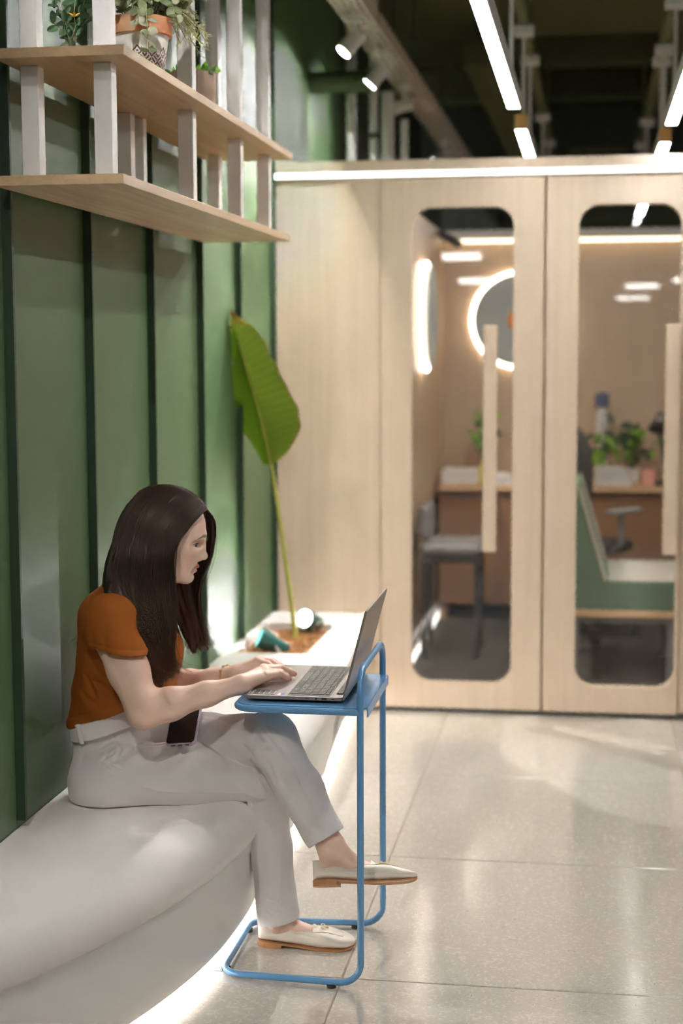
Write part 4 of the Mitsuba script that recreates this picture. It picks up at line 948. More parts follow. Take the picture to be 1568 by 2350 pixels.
# --- shoes
mat('m_shoe', lin(232, 222, 206), 0.45, 0.45)
mat('m_sole', lin(160, 112, 72), 0.5)
mat('m_gold', (0.85, 0.62, 0.30), 0.25, 0.5, metallic=1.0)
def shoe(k, M, L=0.240):
    """drawn with the heel at x=0, toe at x=L, y across, z up from the sole's underside"""
    sx = np.array([0, .02, .08, .18, .30, .42, .55, .68, .80, .90, .96, .99, 1.0]); 
    hw = np.array([.006, .018, .027, .0305, .030, .030, .034, .0395, .0395, .034, .024, .013, .004])
    ht = np.array([.060, .060, .058, .053, .047, .042, .043, .044, .038, .030, .025, .021, .018])   # top edge / vamp height
    op = np.array([1.10, 1.08, 1.05, 1.02, 1.0, .95, .60, 0.0, 0, 0, 0, 0, 0])                        # half opening angle
    fl = np.array([.015, .015, .015, .014, .011, .008, .005, .0035, .0035, .0045, .007, .010, .012])
    X = np.unique(np.concatenate([np.linspace(0, 1, 60), [0.005, 0.01, 0.985, 0.992, 0.996]])); f_ = lambda a: np.interp(X, sx, a)
    from scipy.interpolate import PchipInterpolator as PC
    g = lambda a: PC(sx, a)(X)
    hwv, htv, opv, flv = g(hw), g(ht), np.maximum(g(op), 0.0), g(fl)
    n = 33; rows = []
    for i in range(len(X)):
        a = np.linspace(opv[i], 2 * PI - opv[i], n)                     # from the top, round the side, under, back up
        c, s = np.cos(a), np.sin(a)
        e = 0.72
        yy = hwv[i] * np.sign(s) * np.abs(s) ** e
        zc = (htv[i] + flv[i]) / 2; hz = (htv[i] - flv[i]) / 2
        cc = np.cos(a) if opv[i] < 1e-3 else (np.cos(a) - (-1)) / (np.cos(opv[i]) + 1) * 2 - 1
        zz = zc + hz * np.sign(cc) * np.abs(cc) ** e
        yy = np.where(zz > flv[i] + 0.02, yy * (1 - 0.10 * (zz - flv[i] - 0.02) / 0.04), yy)
        rows.append(np.column_stack([np.full(n, X[i] * L), yy, zz]))
    V = np.array(rows); m, q = V.shape[:2]
    i, j = np.meshgrid(np.arange(m - 1), np.arange(q - 1), indexing='ij')
    F = np.stack([i * q + j, i * q + j + 1, (i + 1) * q + j + 1, (i + 1) * q + j], -1).reshape(-1, 4); F = np.vstack([F[:, [0, 1, 2]], F[:, [0, 2, 3]]])
    up = trimesh.Trimesh(V.reshape(-1, 3), F, process=False)
    up.apply_transform(M); part(k, 'upper', up, 'm_shoe', True)
    rimr = [r_[0] for r_ in rows if True]; kk = [i for i in range(len(X)) if opv[i] > 0.02]
    ring = np.vstack([V[kk, 0], V[kk[::-1], -1]]); rm = tube(ring, 0.0014, 8, closed=True); rm.apply_transform(M); part(k, 'trim', rm, 'm_shoe', True)
    # sole and heel
    out = [(X[i] * L, hwv[i] * 0.985) for i in range(len(X))]; poly = sg.Polygon(out + [(x, -y) for x, y in out[::-1]]).buffer(0.0003)
    so = extrude(poly, 0.0032); v = np.array(so.vertices); v[:, 2] += np.interp(v[:, 0] / L, X, flv) - 0.0034; so = trimesh.Trimesh(v, so.faces, process=False)
    he = extrude(poly.intersection(sg.box(-0.01, -0.1, 0.060, 0.1)), 0.0118)
    so.apply_transform(M); he.apply_transform(M)
    part(k, 'sole', so, 'm_sole'); part(k, 'heel', he, 'm_sole')
    # vamp plate, bow and charm
    px = np.linspace(0.57, 0.88, 14); pr = []
    def top_z(x, y):
        h = np.interp(x, X, htv); f0 = np.interp(x, X, flv); w = np.interp(x, X, hwv)
        return (h + f0) / 2 + (h - f0) / 2 * max(0.0, 1 - min(1, abs(y / w)) ** (2 / 0.72)) ** (0.72 / 2)
    grid = np.array([[(x * L, t * 0.0235 * (1 - 0.25 * (x - 0.57) / 0.31), top_z(x, t * 0.0235) + 0.0016 + (0.010 * (0.62 - x) / 0.05 * (1 - t * t) if x < 0.62 else 0)) for t in np.linspace(-1, 1, 11)] for x in px])
    gm = grid_mesh(grid[..., 0], grid[..., 1], grid[..., 2]); gm.apply_transform(M); part(k, 'vamp_flap', gm, 'm_shoe', True)
    cx, cz = 0.665 * L, top_z(0.665, 0) + 0.0035
    bow = [tube(np.array([[cx, 0, cz], [cx - 0.004, s_ * 0.007, cz + 0.005], [cx - 0.002, s_ * 0.015, cz + 0.004], [cx + 0.004, s_ * 0.014, cz + 0.001], [cx, 0, cz]]), 0.0013, 6) for s_ in (-1, 1)]
    bow += [tube(np.array([[cx, 0, cz], [cx + 0.006, s_ * 0.008, cz], [cx + 0.010, s_ * 0.017, cz - 0.004]]), 0.0012, 6) for s_ in (-1, 1)] + [trimesh.creation.icosphere(2, 0.0026).apply_translation((cx, 0, cz))]
    b = cat(*bow); b.apply_transform(M); part(k, 'bow', b, 'm_shoe', 50)
    ch = trimesh.creation.torus(0.0034, 0.0013, 20, 8); ch.apply_translation((cx + 0.011, 0.0, cz + 0.001)); ch.apply_transform(M); part(k, 'charm', ch, 'm_gold', 40, label='small gold charm')
sr = thing('shoe', 'cream leather loafer with a bow, flat on the floor under the blue table', 'shoe', 'pair of cream loafers')
shoe(sr, mplace((-0.796, 3.699, 0.0), 3.0), 0.240)
sl = thing('shoe', 'cream leather loafer lifted in the air, tan sole showing', 'shoe', 'pair of cream loafers')
shoe(sl, SLM, 0.246)
# --- hair: guide curves (head frame: forward, away, up), a soft volume round them and strands over it
def G(rows): return np.array([[u - 400, w, 1250 - v] for u, v, w in rows], float)
NEAR = [G([(454, 1176, -3), (432, 1188, -36), (406, 1226, -66), (396, 1262, -72), (394, 1300, -74), (397, 1350, -80), (400, 1410, -98), (396, 1470, -112), (398, 1512, -112), (418, 1536, -108)]),
        G([(440, 1160, -3), (408, 1184, -50), (381, 1230, -74), (372, 1280, -80), (370, 1340, -86), (380, 1410, -108), (385, 1470, -118), (382, 1516, -116), (385, 1546, -112)]),
        G([(420, 1143, -2), (376, 1172, -54), (346, 1232, -78), (339, 1290, -84), (344, 1350, -98), (362, 1420, -120), (374, 1475, -124), (376, 1520, -120), (374, 1555, -116)]),
        G([(396, 1128, -2), (340, 1162, -52), (312, 1235, -76), (305, 1300, -84), (318, 1362, -108), (348, 1430, -128), (365, 1485, -128), (371, 1525, -122), (370, 1556, -118)]),
        G([(374, 1122, -2), (312, 1164, -42), (284, 1240, -66), (274, 1308, -80), (290, 1366, -112), (332, 1432, -136), (355, 1488, -134), (365, 1530, -126), (367, 1554, -122)]),
        G([(350, 1122, 0), (297, 1176, -24), (270, 1246, -44), (257, 1312, -66), (268, 1362, -110), (314, 1424, -142), (342, 1480, -138), (358, 1522, -130), (364, 1546, -124)])]
BACK = [G([(350, 1124, 0), (294, 1182, -10), (266, 1252, -25), (252, 1318, -40), (244, 1362, -36), (226, 1400, -10), (196, 1440, 20), (180, 1480, 30)]),
        G([(350, 1124, 3), (292, 1186, 10), (264, 1256, 5), (250, 1320, 0), (240, 1366, 10), (220, 1405, 30), (200, 1450, 40), (186, 1490, 50)]),
        G([(356, 1124, 6), (300, 1176, 35), (276, 1250, 40), (262, 1316, 45), (256, 1362, 55), (240, 1400, 60), (220, 1450, 60), (205, 1500, 60)])]
FAR = [G([(453, 1176, 3), (470, 1180, 30), (484, 1196, 58), (488, 1226, 70), (487, 1262, 74), (478, 1300, 76), (462, 1336, 76), (452, 1380, 80), (455, 1430, 92), (464, 1480, 100), (476, 1516, 104)]),
       G([(440, 1160, 4), (458, 1172, 44), (460, 1205, 68), (444, 1250, 78), (430, 1300, 80), (428, 1350, 84), (440, 1410, 96), (452, 1460, 106), (462, 1500, 108), (474, 1518, 108)]),
       G([(416, 1143, 4), (420, 1170, 54), (416, 1235, 80), (414, 1300, 84), (420, 1360, 92), (432, 1420, 104), (442, 1470, 110), (450, 1505, 110), (458, 1524, 110)]),
       G([(388, 1128, 4), (380, 1165, 54), (372, 1240, 78), (376, 1310, 86), (396, 1370, 96), (420, 1430, 108), (432, 1480, 112), (440, 1512, 112), (446, 1530, 112)]),
       G([(362, 1124, 4), (330, 1170, 45), (318, 1250, 66), (330, 1320, 84), (366, 1376, 100), (404, 1436, 112), (422, 1486, 114), (432, 1515, 114), (438, 1530, 114)])]
def out_of_skull(c):
    o = np.array([-21, 0, 42.5]); r = np.array([97.5, 74.5, 88.5]); e = (c - o) / r; L = np.linalg.norm(e, axis=1)
    k = np.where((L < 1) & (c[:, 2] > -25), 1 / np.maximum(L, 0.2), 1.0)
    return o + (c - o) * (1 + (k - 1) * np.clip((c[:, 2] + 25) / 30, 0, 1))[:, None]
def rad_at(s, r0=9.0, r1=17.0, r2=15.0, r3=2.0): return np.interp(s, [0, 0.14, 0.35, 0.62, 0.8, 0.92, 1.0], [r0, r0 * 1.1, r1, r2 * 0.9, r2 * 0.55, r2 * 0.22, 1.0])
def f_hair(p):
    q = to_head(p); d = None
    for grp, sc in ((NEAR, 1.0), (FAR, 0.85), (BACK, 0.8)):
        for gi, g_ in enumerate(grp):
            c = out_of_skull(spline(g_, 14)); r = rad_at(np.linspace(0, 1, 14), 3.5) * sc * np.interp(np.linspace(0, 1, 14), [0, 0.45, 0.6, 1], [1, 1, 0.86, 0.86])
            if grp is not BACK and gi == 0: r = r * (0.55 if grp is NEAR else 0.40)
            if grp is FAR and gi == 1: r = r * 0.6
            if grp is BACK: r = r * np.interp(np.linspace(0, 1, 14), [0, 0.55, 0.7, 1], [1, 1, 0.3, 0.1])
            e = sd_chain(q, c, r, 0.0); d = e if d is None else smin(d, e, 9.0)
    cap = sd_ell(q, (-21, 0, 42.5), (96.5, 73.5, 87.5))                  # over the skull
    hl = q[:, 0] - np.interp(q[:, 2], [-40, -8, 15, 36, 53, 76, 90], [-9, -9, -4, 8, 30, 52, 58])
    cap = smax(cap, hl, 4)
    d = smin(d, cap, 6)
    n = meshkit.noise(np.stack([q[:, 0] * 0.22, q[:, 1] * 0.22, q[:, 2] * 0.012], 1), 3) - 0.5
    return (d + 2.2 * n) * HS
hv = surface(f_hair, HO + (-0.26, -0.17, -0.34), HO + (0.13, 0.17, 0.15), 0.0026, 6)
relax(hv, 2)
def hair_shade(z, t, rng=None):
    """dark brown, a little lighter to the ends"""
    a = np.array([0.0085, 0.0052, 0.0042]); b = np.array([0.060, 0.034, 0.020])
    return a * (1 - t[:, None]) + b * t[:, None]
zq = to_head(np.asarray(hv.vertices))[:, 2]
scene['m_hair'] = {'type': 'twosided', 'bsdf': {'type': 'principled', 'base_color': vcol(), 'roughness': 0.42, 'specular': 0.38, 'spec_tint': 0.5}}
hair = part(woman, 'hair', hv, 'm_hair', True, label='long straight dark brown hair', color=hair_shade(0, np.clip((-zq - 60) / 260, 0, 1) ** 1.4 * 0.5))
rng = np.random.default_rng(12)
st, sc = [], []
def strands(grp, count, spread, nseg=30, closed=False):
    for _ in range(count):
        i = rng.integers(0, len(grp) - 1); t = rng.random()
        a, b = spline(grp[i], nseg), spline(grp[i + 1], nseg); c = out_of_skull(a * (1 - t) + b * t)
        c[2:-2] = (c[:-4] + c[1:-3] + c[2:-2] + c[3:-1] + c[4:]) / 5
        s = np.linspace(0, 1, nseg); r = rad_at(s) * spread
        # a steady offset across the lock, pushed outward so the strand lies on the volume
        th = rng.uniform(0, 2 * PI); o = np.array([math.cos(th), 0, math.sin(th) * 0.3]) * rng.uniform(0, 0.8)
        out = np.sign(c[:, 1].mean()) if abs(c[:, 1].mean()) > 15 else 0
        ov = o[None] * r[:, None]; ov[:, 1] += out * np.sqrt(np.clip(1 - o[0] ** 2, 0.1, 1)) * r * 1.02
        # near the crown the outward direction is away from the skull's centre
        cen = np.array([-22, 0, 43.0]); rd = c - cen; rd /= np.linalg.norm(rd, axis=1, keepdims=True)
        w = np.clip((c[:, 2] + 10) / 50, 0, 1)[:, None]
        ov = ov * (1 - w) + (rd * (r[:, None] * 0.6 + 3.0) + o[None] * r[:, None] * 0.5) * w
        wob = np.stack([meshkit.noise(np.stack([s * 3 + rng.random() * 90, s * 0 + k, s * 0], 1)) - 0.5 for k in range(3)], 1) * 9.0 * s[:, None] ** 1.5
        tip = np.clip((s - 0.72) / 0.28, 0, 1)[:, None] ** 2 * (np.array([[26.0, 0, 8.0]]) * rng.normal(0.45, 0.75) + rng.normal(0, 1, (1, 3)) * (9, 7, 4))
        p = c + ov + wob + tip
        m_ = max(6, int(nseg * rng.uniform(0.86, 1.0))); p = p[:m_]
        rr = np.interp(np.linspace(0, 1, m_), [0, 0.05, 0.8, 1], [0.25, 0.8, 0.75, 0.15]) * 0.00085
        tb = tube(HO + HS * (p @ np.stack([HX, HY, HZ])), rr, 3, caps=False)
        st.append(tb); tt = np.repeat(np.clip((-p[:, 2] - 40) / 280, 0, 1) ** 1.3 * 0.75 + rng.uniform(0, 0.22), 3)
        sc.append(hair_shade(0, tt))
strands(NEAR, 1900, 1.0); strands(FAR, 800, 0.85); strands(BACK, 320, 0.8); strands([NEAR[5], BACK[0], BACK[1], BACK[2], FAR[4]], 800, 0.85)
def wisps(grp, count, amp):
    for _ in range(count):
        g_ = grp[rng.integers(0, len(grp))]; c = spline(g_, 20); s = np.linspace(0, 1, 20)
        o = rng.normal(0, 1, 3) * (1, 0.6, 0.5) * amp
        p = c + o[None] * (s[:, None] ** 1.2) + (0, np.sign(g_[:, 1].mean()) * 10, 0)
        p = p[: rng.integers(15, 21)]
        st.append(tube(HO + HS * (p @ np.stack([HX, HY, HZ])), np.linspace(0.0005, 0.00012, len(p)), 3, caps=False)); sc.append(hair_shade(0, np.full(3 * len(p), 0.5)))
wisps(NEAR[:3], 60, 14); wisps(FAR[:2], 70, 12); wisps(BACK, 60, 16); wisps(NEAR[3:], 40, 10)
part(woman, 'hair_strands', cat(*st), 'm_hair', True, kind='stuff', color=np.vstack(sc))
# jewellery
mat('m_pearl', (0.8, 0.72, 0.6), 0.2)
k = part(woman, 'necklace', tube(spline([W(352, 1395, 3.60), W(385, 1450, 3.63), W(397, 1476, Y0 - 0.02), W(404, 1440, 3.70), W(395, 1395, 3.74)], 24), 0.0008, 6), 'm_gold', True, label='fine gold necklace')
part(k, 'pendant', trimesh.creation.icosphere(2, 0.0045).apply_translation(W(394, 1477, 3.575)), 'm_pearl', True)
wd = dirn(eL, wL); bc = wL * 0.86 + eL * 0.14
Rb = frame_to(wd, bc); tb = trimesh.creation.torus(0.0265, 0.0013, 40, 8); tb.apply_transform(Rb)
beads = [trimesh.creation.icosphere(1, 0.0032).apply_translation((Rb @ np.array([0.0268 * math.cos(a), 0.0268 * math.sin(a), 0.002 * math.sin(5 * a), 1]))[:3]) for a in np.linspace(0, 2 * PI, 14)[:-1]]
part(woman, 'bracelet', cat(tb, *beads), 'm_gold', 40, label='thin gold bracelet')
# ================================================================== pots and plants on the shelf
ZS = 2.0852
mat('m_terracotta', lin(205, 134, 100), 0.8, 0.2)
def pot_paint(p, n, uv):
    """white paint with a printed band of stepped dark diamonds and zigzags round the pot (flat print)"""
    a = dr.atan2(p.y - 3.700, p.x + 1.060) / (2 * PI) * 11.0
    a = dr.floor(a * 22) / 22
    h = dr.floor((p.z - ZS) / 0.0021) * 0.0021 / 0.0262
    t = dr.abs(a - dr.floor(a) - 0.5) * 2
    A, per = 0.64, 0.40
    def stripe(q): q = q / per; return dr.select(dr.abs(q - dr.floor(q) - 0.5) < 0.26, 1.0, 0.0)
    d1 = dr.abs(h - 2.36) + t * A; d2 = dr.abs(h - 1.10) + (1 - t) * A
    dark = dr.select(d1 < 0.62, stripe(d1 + 0.2), dr.select(d2 < 0.60, stripe(d2 + 0.2), stripe(h + t * A)))
    dark = dr.select((h < 3.0 - A * t) & (h > 0.1), dark, 0.0)
    return mix((0.78, 0.74, 0.69), (0.095, 0.062, 0.062), dark)
mat('m_pot_paint', proc(pot_paint), 0.75, 0.2)
mat('m_earth', (0.05, 0.032, 0.02), 0.95, 0.1)
pot = thing('flower_pot', 'terracotta pot painted white with dark zigzag diamonds on the upper shelf', 'pot')
px_, py_ = -1.060, 3.700
part(pot, 'body', lathe([(0, 0), (0.050, 0), (0.0535, 0.003), (0.0665, 0.106), (0, 0.106)], 64, (px_, py_, ZS)), 'm_pot_paint', 30)
part(pot, 'rim', lathe([(0.0655, 0.104), (0.0735, 0.105), (0.0765, 0.141), (0.0740, 0.144), (0.069, 0.141), (0.066, 0.115), (0.064, 0.106)], 64, (px_, py_, ZS)), 'm_terracotta', 30, label='bare terracotta rim')
part(pot, 'earth', lathe([(0, 0.131), (0.066, 0.131), (0.066, 0.122), (0, 0.122)], 40, (px_, py_, ZS)), 'm_earth')
# leaves: one round leaf shape, placed many times
def leaf_mesh(L, Wd, cup=0.15, n=9, tipp=1.0):
    t = np.linspace(0, 1, n); s = np.linspace(-1, 1, 7)
    w = Wd / 2 * np.sqrt(np.clip(1 - (2 * t - 1) ** 2, 0, 1)) ** tipp * (1 - 0.15 * t)
    X = np.outer(w, s); Y = np.outer(t * L, np.ones(7)); Z = cup * L * (np.abs(np.outer(np.ones(n), s)) ** 2 * 0.5) - cup * L * np.outer((t - 0.5) ** 2, np.ones(7))
    return grid_mesh(X, Y, Z)
def thin(k, c, trans=0.5):
    scene[k] = {'type': 'principledthin', 'base_color': rgb(*c), 'roughness': 0.55, 'diff_trans': trans, 'specular' if False else 'spec_trans': 0.0}
    return k
for k_, c in (('m_leaf_a', (0.24, 0.27, 0.17)), ('m_leaf_b', (0.16, 0.20, 0.11)), ('m_leaf_c', (0.34, 0.36, 0.25))): thin(k_, c)
thin('m_leaf_dark', (0.045, 0.085, 0.045), 0.5); thin('m_needle', (0.48, 0.50, 0.27), 0.7); thin('m_succulent', (0.24, 0.42, 0.07), 0.6)
mat('m_stem', (0.20, 0.19, 0.09), 0.6); mat('m_petal', (0.75, 0.42, 0.05), 0.5)
rng = np.random.default_rng(21)
LEAFD = {}
def leaf_at(k, bs, L, Wd, pos, direction, normal, tipp=1.0):
    kk = (bs, round(L, 3), round(Wd, 3), tipp)
    if kk not in LEAFD: LEAFD[kk] = mikit.ply(leaf_mesh(L, Wd, tipp=tipp), bs, smooth=True)
    y = np.asarray(direction, float); y /= np.linalg.norm(y); z = np.asarray(normal, float); z = z - y * (z @ y); z /= np.linalg.norm(z) + 1e-9
    M = np.eye(4); M[:3, 0], M[:3, 1], M[:3, 2], M[:3, 3] = np.cross(y, z), y, z, pos
    q = key(k + '__leaf'); scene[q] = {**LEAFD[kk], 'to_world': T(M)}
euc = thing('eucalyptus', 'grey-green round-leaved eucalyptus spilling from the painted pot', 'plant')
for i, (dx, dy, dz, droop) in enumerate([(0.05, -0.05, 0.10, 0.05), (0.02, -0.08, 0.09, 0.10), (-0.05, -0.05, 0.12, 0.03), (0.08, 0.02, 0.11, 0.06), (0.04, -0.09, 0.06, 0.135), (-0.08, 0.0, 0.12, 0.03), (0.0, 0.05, 0.16, 0.0), (0.10, -0.03, 0.13, 0.07), (-0.02, -0.03, 0.18, 0.0), (0.05, 0.06, 0.15, 0.02), (-0.045, -0.08, 0.08, 0.05), (0.085, -0.06, 0.08, 0.09), (0.06, -0.02, 0.06, 0.02), (0.02, -0.05, 0.05, 0.0), (-0.03, -0.09, 0.06, 0.03), (0.10, -0.07, 0.10, 0.04), (-0.06, -0.05, 0.06, 0.0), (0.03, -0.03, 0.14, 0.0), (0.07, 0.03, 0.05, 0.0)]):
    o = np.array([px_ + dx * 0.3, py_ + dy * 0.3, ZS + 0.128])
    tip = o + np.array([dx, dy, dz - droop * 1.0]); mid = o + np.array([dx * 0.6, dy * 0.6, dz * 0.9])
    st_ = spline([o, mid, tip], 14); part(euc, 'stem', tube(st_, 0.0012, 5), 'm_stem', True)
    for j in range(3, 14):
        for sgn in (-1, 1):
            t_ = st_[min(j + 1, 13)] - st_[j - 1]; sd = np.cross(t_, (0, 0, 1)) ; sd /= np.linalg.norm(sd) + 1e-9
            d_ = sd * sgn + rng.normal(0, 0.45, 3) + t_ / np.linalg.norm(t_) * 0.3
            leaf_at(euc, ('m_leaf_a', 'm_leaf_b', 'm_leaf_c')[rng.integers(0, 3)], (0.019, 0.022, 0.025)[rng.integers(0, 3)], 0.023, st_[j], d_, rng.normal(0, 0.5, 3) + (0.3, -0.8, 0.4), 0.8)
ros = thing('rosemary', 'pale needle-leaved sprig leaning right out of the painted pot', 'plant')
nd = []
for i in range(26):
    o = np.array([px_ + 0.03, py_ + 0.02, ZS + 0.13]); e = o + np.array([rng.uniform(0.05, 0.135), rng.uniform(-0.03, 0.10), rng.uniform(-0.055, 0.12)])
    m_ = (o + e) / 2 + np.array([0, 0, 0.045]); st_ = spline([o, m_, e], 18); part(ros, 'stem', tube(st_, 0.0009, 4), 'm_stem', True)
    for j in range(3, 18):
        for q in range(5):
            t_ = st_[min(j + 1, 17)] - st_[j - 1]; t_ /= np.linalg.norm(t_); d_ = t_ * 0.8 + rng.normal(0, 0.6, 3); d_ /= np.linalg.norm(d_)
            nm = np.cross(d_, rng.normal(0, 1, 3)); nm /= np.linalg.norm(nm); L = rng.uniform(0.010, 0.017)
            b_ = st_[j]; nd.append((b_ - nm * 0.0005, b_ + nm * 0.0005, b_ + d_ * L * 0.6 + nm * 0.0009, b_ + d_ * L, b_ + d_ * L * 0.6 - nm * 0.0009))
V = np.array(nd).reshape(-1, 3); F = np.vstack([np.array([[0, 1, 2], [0, 2, 4], [4, 2, 3]]) + 5 * i for i in range(len(nd))])
part(ros, 'needles', trimesh.Trimesh(V, F, process=False), 'm_needle', kind='stuff')
# glass vase with stems
scene['m_glass'] = {'type': 'dielectric', 'int_ior': 1.5}
vase = thing('vase', 'small clear glass bottle vase on the upper shelf', 'vase')
vx, vy = -1.140, 3.43
part(vase, 'body', lathe([(0.0, 0.0), (0.020, 0.0), (0.0255, 0.005), (0.0268, 0.025), (0.0232, 0.039), (0.0138, 0.047), (0.0128, 0.053), (0.0152, 0.058), (0.0140, 0.058), (0.0112, 0.053), (0.0120, 0.046), (0.0215, 0.037), (0.0250, 0.025), (0.0238, 0.008), (0.0, 0.006)], 48, (vx, vy, ZS)), 'm_glass', 40)
sprig = thing('sprig', 'dark leafy sprig with a small yellow flower standing in the glass vase', 'plant')
for i, (e, nl) in enumerate((((-0.05, 0.02, 0.16), 8), ((-0.03, -0.02, 0.19), 9), ((0.035, 0.02, 0.15), 8), ((0.06, 0.03, 0.12), 7), ((0.005, 0.04, 0.19), 9), ((-0.06, 0.03, 0.09), 6))):
    o = np.array([vx, vy, ZS + 0.01]); st_ = spline([o, o + np.array([e[0] * 0.2, e[1] * 0.2, 0.055]), o + np.array(e)], 16); part(sprig, 'stem', tube(st_, 0.0009, 5), 'm_stem', True)
    for j in range(nl):
        k_ = int(7 + j * 8 / nl); d_ = rng.normal(0, 0.7, 3) + (0, 0, 0.2)
        leaf_at(sprig, 'm_leaf_dark', (0.024, 0.030)[j % 2], 0.016, st_[k_], d_, rng.normal(0, 0.5, 3) + (0, -0.8, 0.2))
fl = np.array([vx + 0.012, vy - 0.01, ZS + 0.098]); part(sprig, 'flower_stem', tube(spline([(vx, vy, ZS + 0.05), (vx + 0.012, vy - 0.005, ZS + 0.075), fl], 8), 0.0008, 5), 'm_stem', True)
for a in range(5):
    d_ = np.array([math.cos(a * 1.26), math.sin(a * 1.26), 0.5]); part(sprig, 'petal', tube([fl, fl + d_ * 0.007, fl + d_ * 0.013], [0.001, 0.0026, 0.0006], 6), 'm_petal', True)
# concrete pot with a succulent
def stone_c(p, n, uv):
    b = noise(p.x * 20, p.y * 20, p.z * 90)
    return mix((0.46, 0.33, 0.255), (0.62, 0.53, 0.48), smoothstep(0.055, 0.025, p.z - ZS + 0.012 * b) * 0.8 + 0.15 * b)
mat('m_clay_pot', proc(stone_c), 0.8, 0.2)
cp = thing('flower_pot', 'brownish round clay pot fading to grey, further back on the upper shelf', 'pot')
cx_, cy_ = -1.072, 4.24
part(cp, 'body', lathe([(0, 0), (0.057, 0), (0.061, 0.006), (0.0635, 0.108), (0.060, 0.111), (0.056, 0.106), (0.055, 0.092)], 56, (cx_, cy_, ZS)), 'm_clay_pot', 30)
part(cp, 'earth', lathe([(0, 0.096), (0.0555, 0.096), (0.0555, 0.09), (0, 0.09)], 40, (cx_, cy_, ZS)), 'm_earth')
su = thing('succulent', 'small bright green succulent in the clay pot', 'plant')
for i in range(70):
    a, r_ = rng.uniform(0, 2 * PI), 0.052 * math.sqrt(rng.random()); b_ = np.array([cx_ + r_ * math.cos(a), cy_ + r_ * math.sin(a), ZS + 0.097])
    d_ = np.array([math.cos(a) * 0.5, math.sin(a) * 0.5, 1.0]) + rng.normal(0, 0.35, 3); L = rng.uniform(0.016, 0.036) * (1.6 if i < 5 else 1)
    part(su, 'stem', tube([b_, b_ + d_ * L * 0.6], 0.0008, 4), 'm_stem')
    for q in range(2): leaf_at(su, 'm_succulent' if rng.random() < 0.7 else 'm_leaf_dark', 0.015, 0.012, b_ + d_ * L * rng.uniform(0.4, 0.65), d_ + rng.normal(0, 0.8, 3), (rng.normal(), -1, 0.4))
# ================================================================== the big leaf in the planter
bp = thing('banana_plant', 'single big green leaf with browned edge on a long stalk in the planter', 'plant')
YL = 5.80
MR = [W(u, v, y) for u, v, y in ((623, 1066, 5.75), (612, 1015, 5.71), (594, 940, 5.65), (575, 875, 5.60), (556, 812, 5.55), (541, 755, 5.51), (530, 712, 5.48))]
RE = [W(u, v, y) for u, v, y in ((632, 1062, 5.74), (668, 1030, 5.63), (690, 965, 5.55), (662, 898, 5.50), (628, 828, 5.48), (590, 762, 5.46), (531, 711, 5.48))]
LE = [W(u, v, y) for u, v, y in ((606, 1068, 5.76), (573, 1018, 5.70), (545, 965, 5.63), (532, 905, 5.56), (533, 850, 5.53), (530, 775, 5.53), (529, 713, 5.48))]
n = 60; mr, re_, le = spline(MR, n), spline(RE, n), spline(LE, n)
tt = np.linspace(0, 1, n)
rows, cols = [], []
rng = np.random.default_rng(8)
wav = (meshkit.noise(np.stack([tt * 17, tt * 0, tt * 0], 1)) - 0.5) * 0.016 * (tt > 0.06) * (tt < 0.97)
for sidep, dirs in ((le, -1), (re_, 1)):
    for a in np.linspace(1, 0, 12) if dirs < 0 else np.linspace(0, 1, 16)[1:]:
        q = mr * (1 - a) + sidep * a
        e_ = sidep - mr; e_ = e_ / (np.linalg.norm(e_, axis=1, keepdims=True) + 1e-6)
        q = q + e_ * (wav * a ** 3)[:, None]
        q = q + np.array([0.0, -1.0, 0.0]) * (0.016 * math.sin(a * PI) + 0.0018 * np.sin(tt * 120 + a * 5) * a)[:, None] * (1 if dirs > 0 else 0.4)
        rows.append(q)
        veins = 0.5 + 0.5 * np.sin(tt * 150 - a * 18)
        g = np.array([0.075, 0.112, 0.013]) * (0.9 + 0.25 * veins)[:, None]
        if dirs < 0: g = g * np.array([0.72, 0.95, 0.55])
        edge_b = np.clip((a - 0.93) / 0.07, 0, 1) * (0.5 + 0.5 * meshkit.noise(np.stack([tt * 30, tt * 0 + dirs, tt * 0], 1))) * (1 if dirs > 0 else 0.4)
        tipb = np.clip((tt - 0.90 - 0.05 * (1 - a)) / 0.05, 0, 1)
        m_ = np.maximum(edge_b, tipb)[:, None]
        g = g * (1 - m_) + np.array([0.16, 0.065, 0.02]) * m_
        yl = (np.exp(-((tt - 0.905) / 0.025) ** 2) * 0.7)[:, None]; g = g * (1 - yl) + np.array([0.42, 0.33, 0.06]) * yl
        cols.append(g)
V = np.array(rows); C_ = np.array(cols)
lm = grid_mesh(V[..., 0], V[..., 1], V[..., 2])
scene['m_big_leaf'] = {'type': 'principledthin', 'base_color': vcol(), 'roughness': 0.42, 'diff_trans': 0.55}
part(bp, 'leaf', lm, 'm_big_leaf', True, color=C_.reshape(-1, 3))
mat('m_rib', (0.40, 0.38, 0.07), 0.5)
stalk = [W(u, v, y) for u, v, y in ((680, 1484, 5.79), (676, 1440, 5.79), (668, 1375, 5.79), (655, 1285, 5.79), (640, 1180, 5.78), (628, 1100, 5.76), (623, 1066, 5.75))]
sp_ = np.vstack([spline(stalk, 40), mr[1:-3] - (0, 0.003, 0)])
part(bp, 'stalk', tube(sp_, np.interp(np.arange(len(sp_)), [0, 8, 39, len(sp_) - 1], [0.016, 0.0085, 0.0070, 0.0018]), 10), 'm_rib', True, label='yellow-green stalk and midrib')
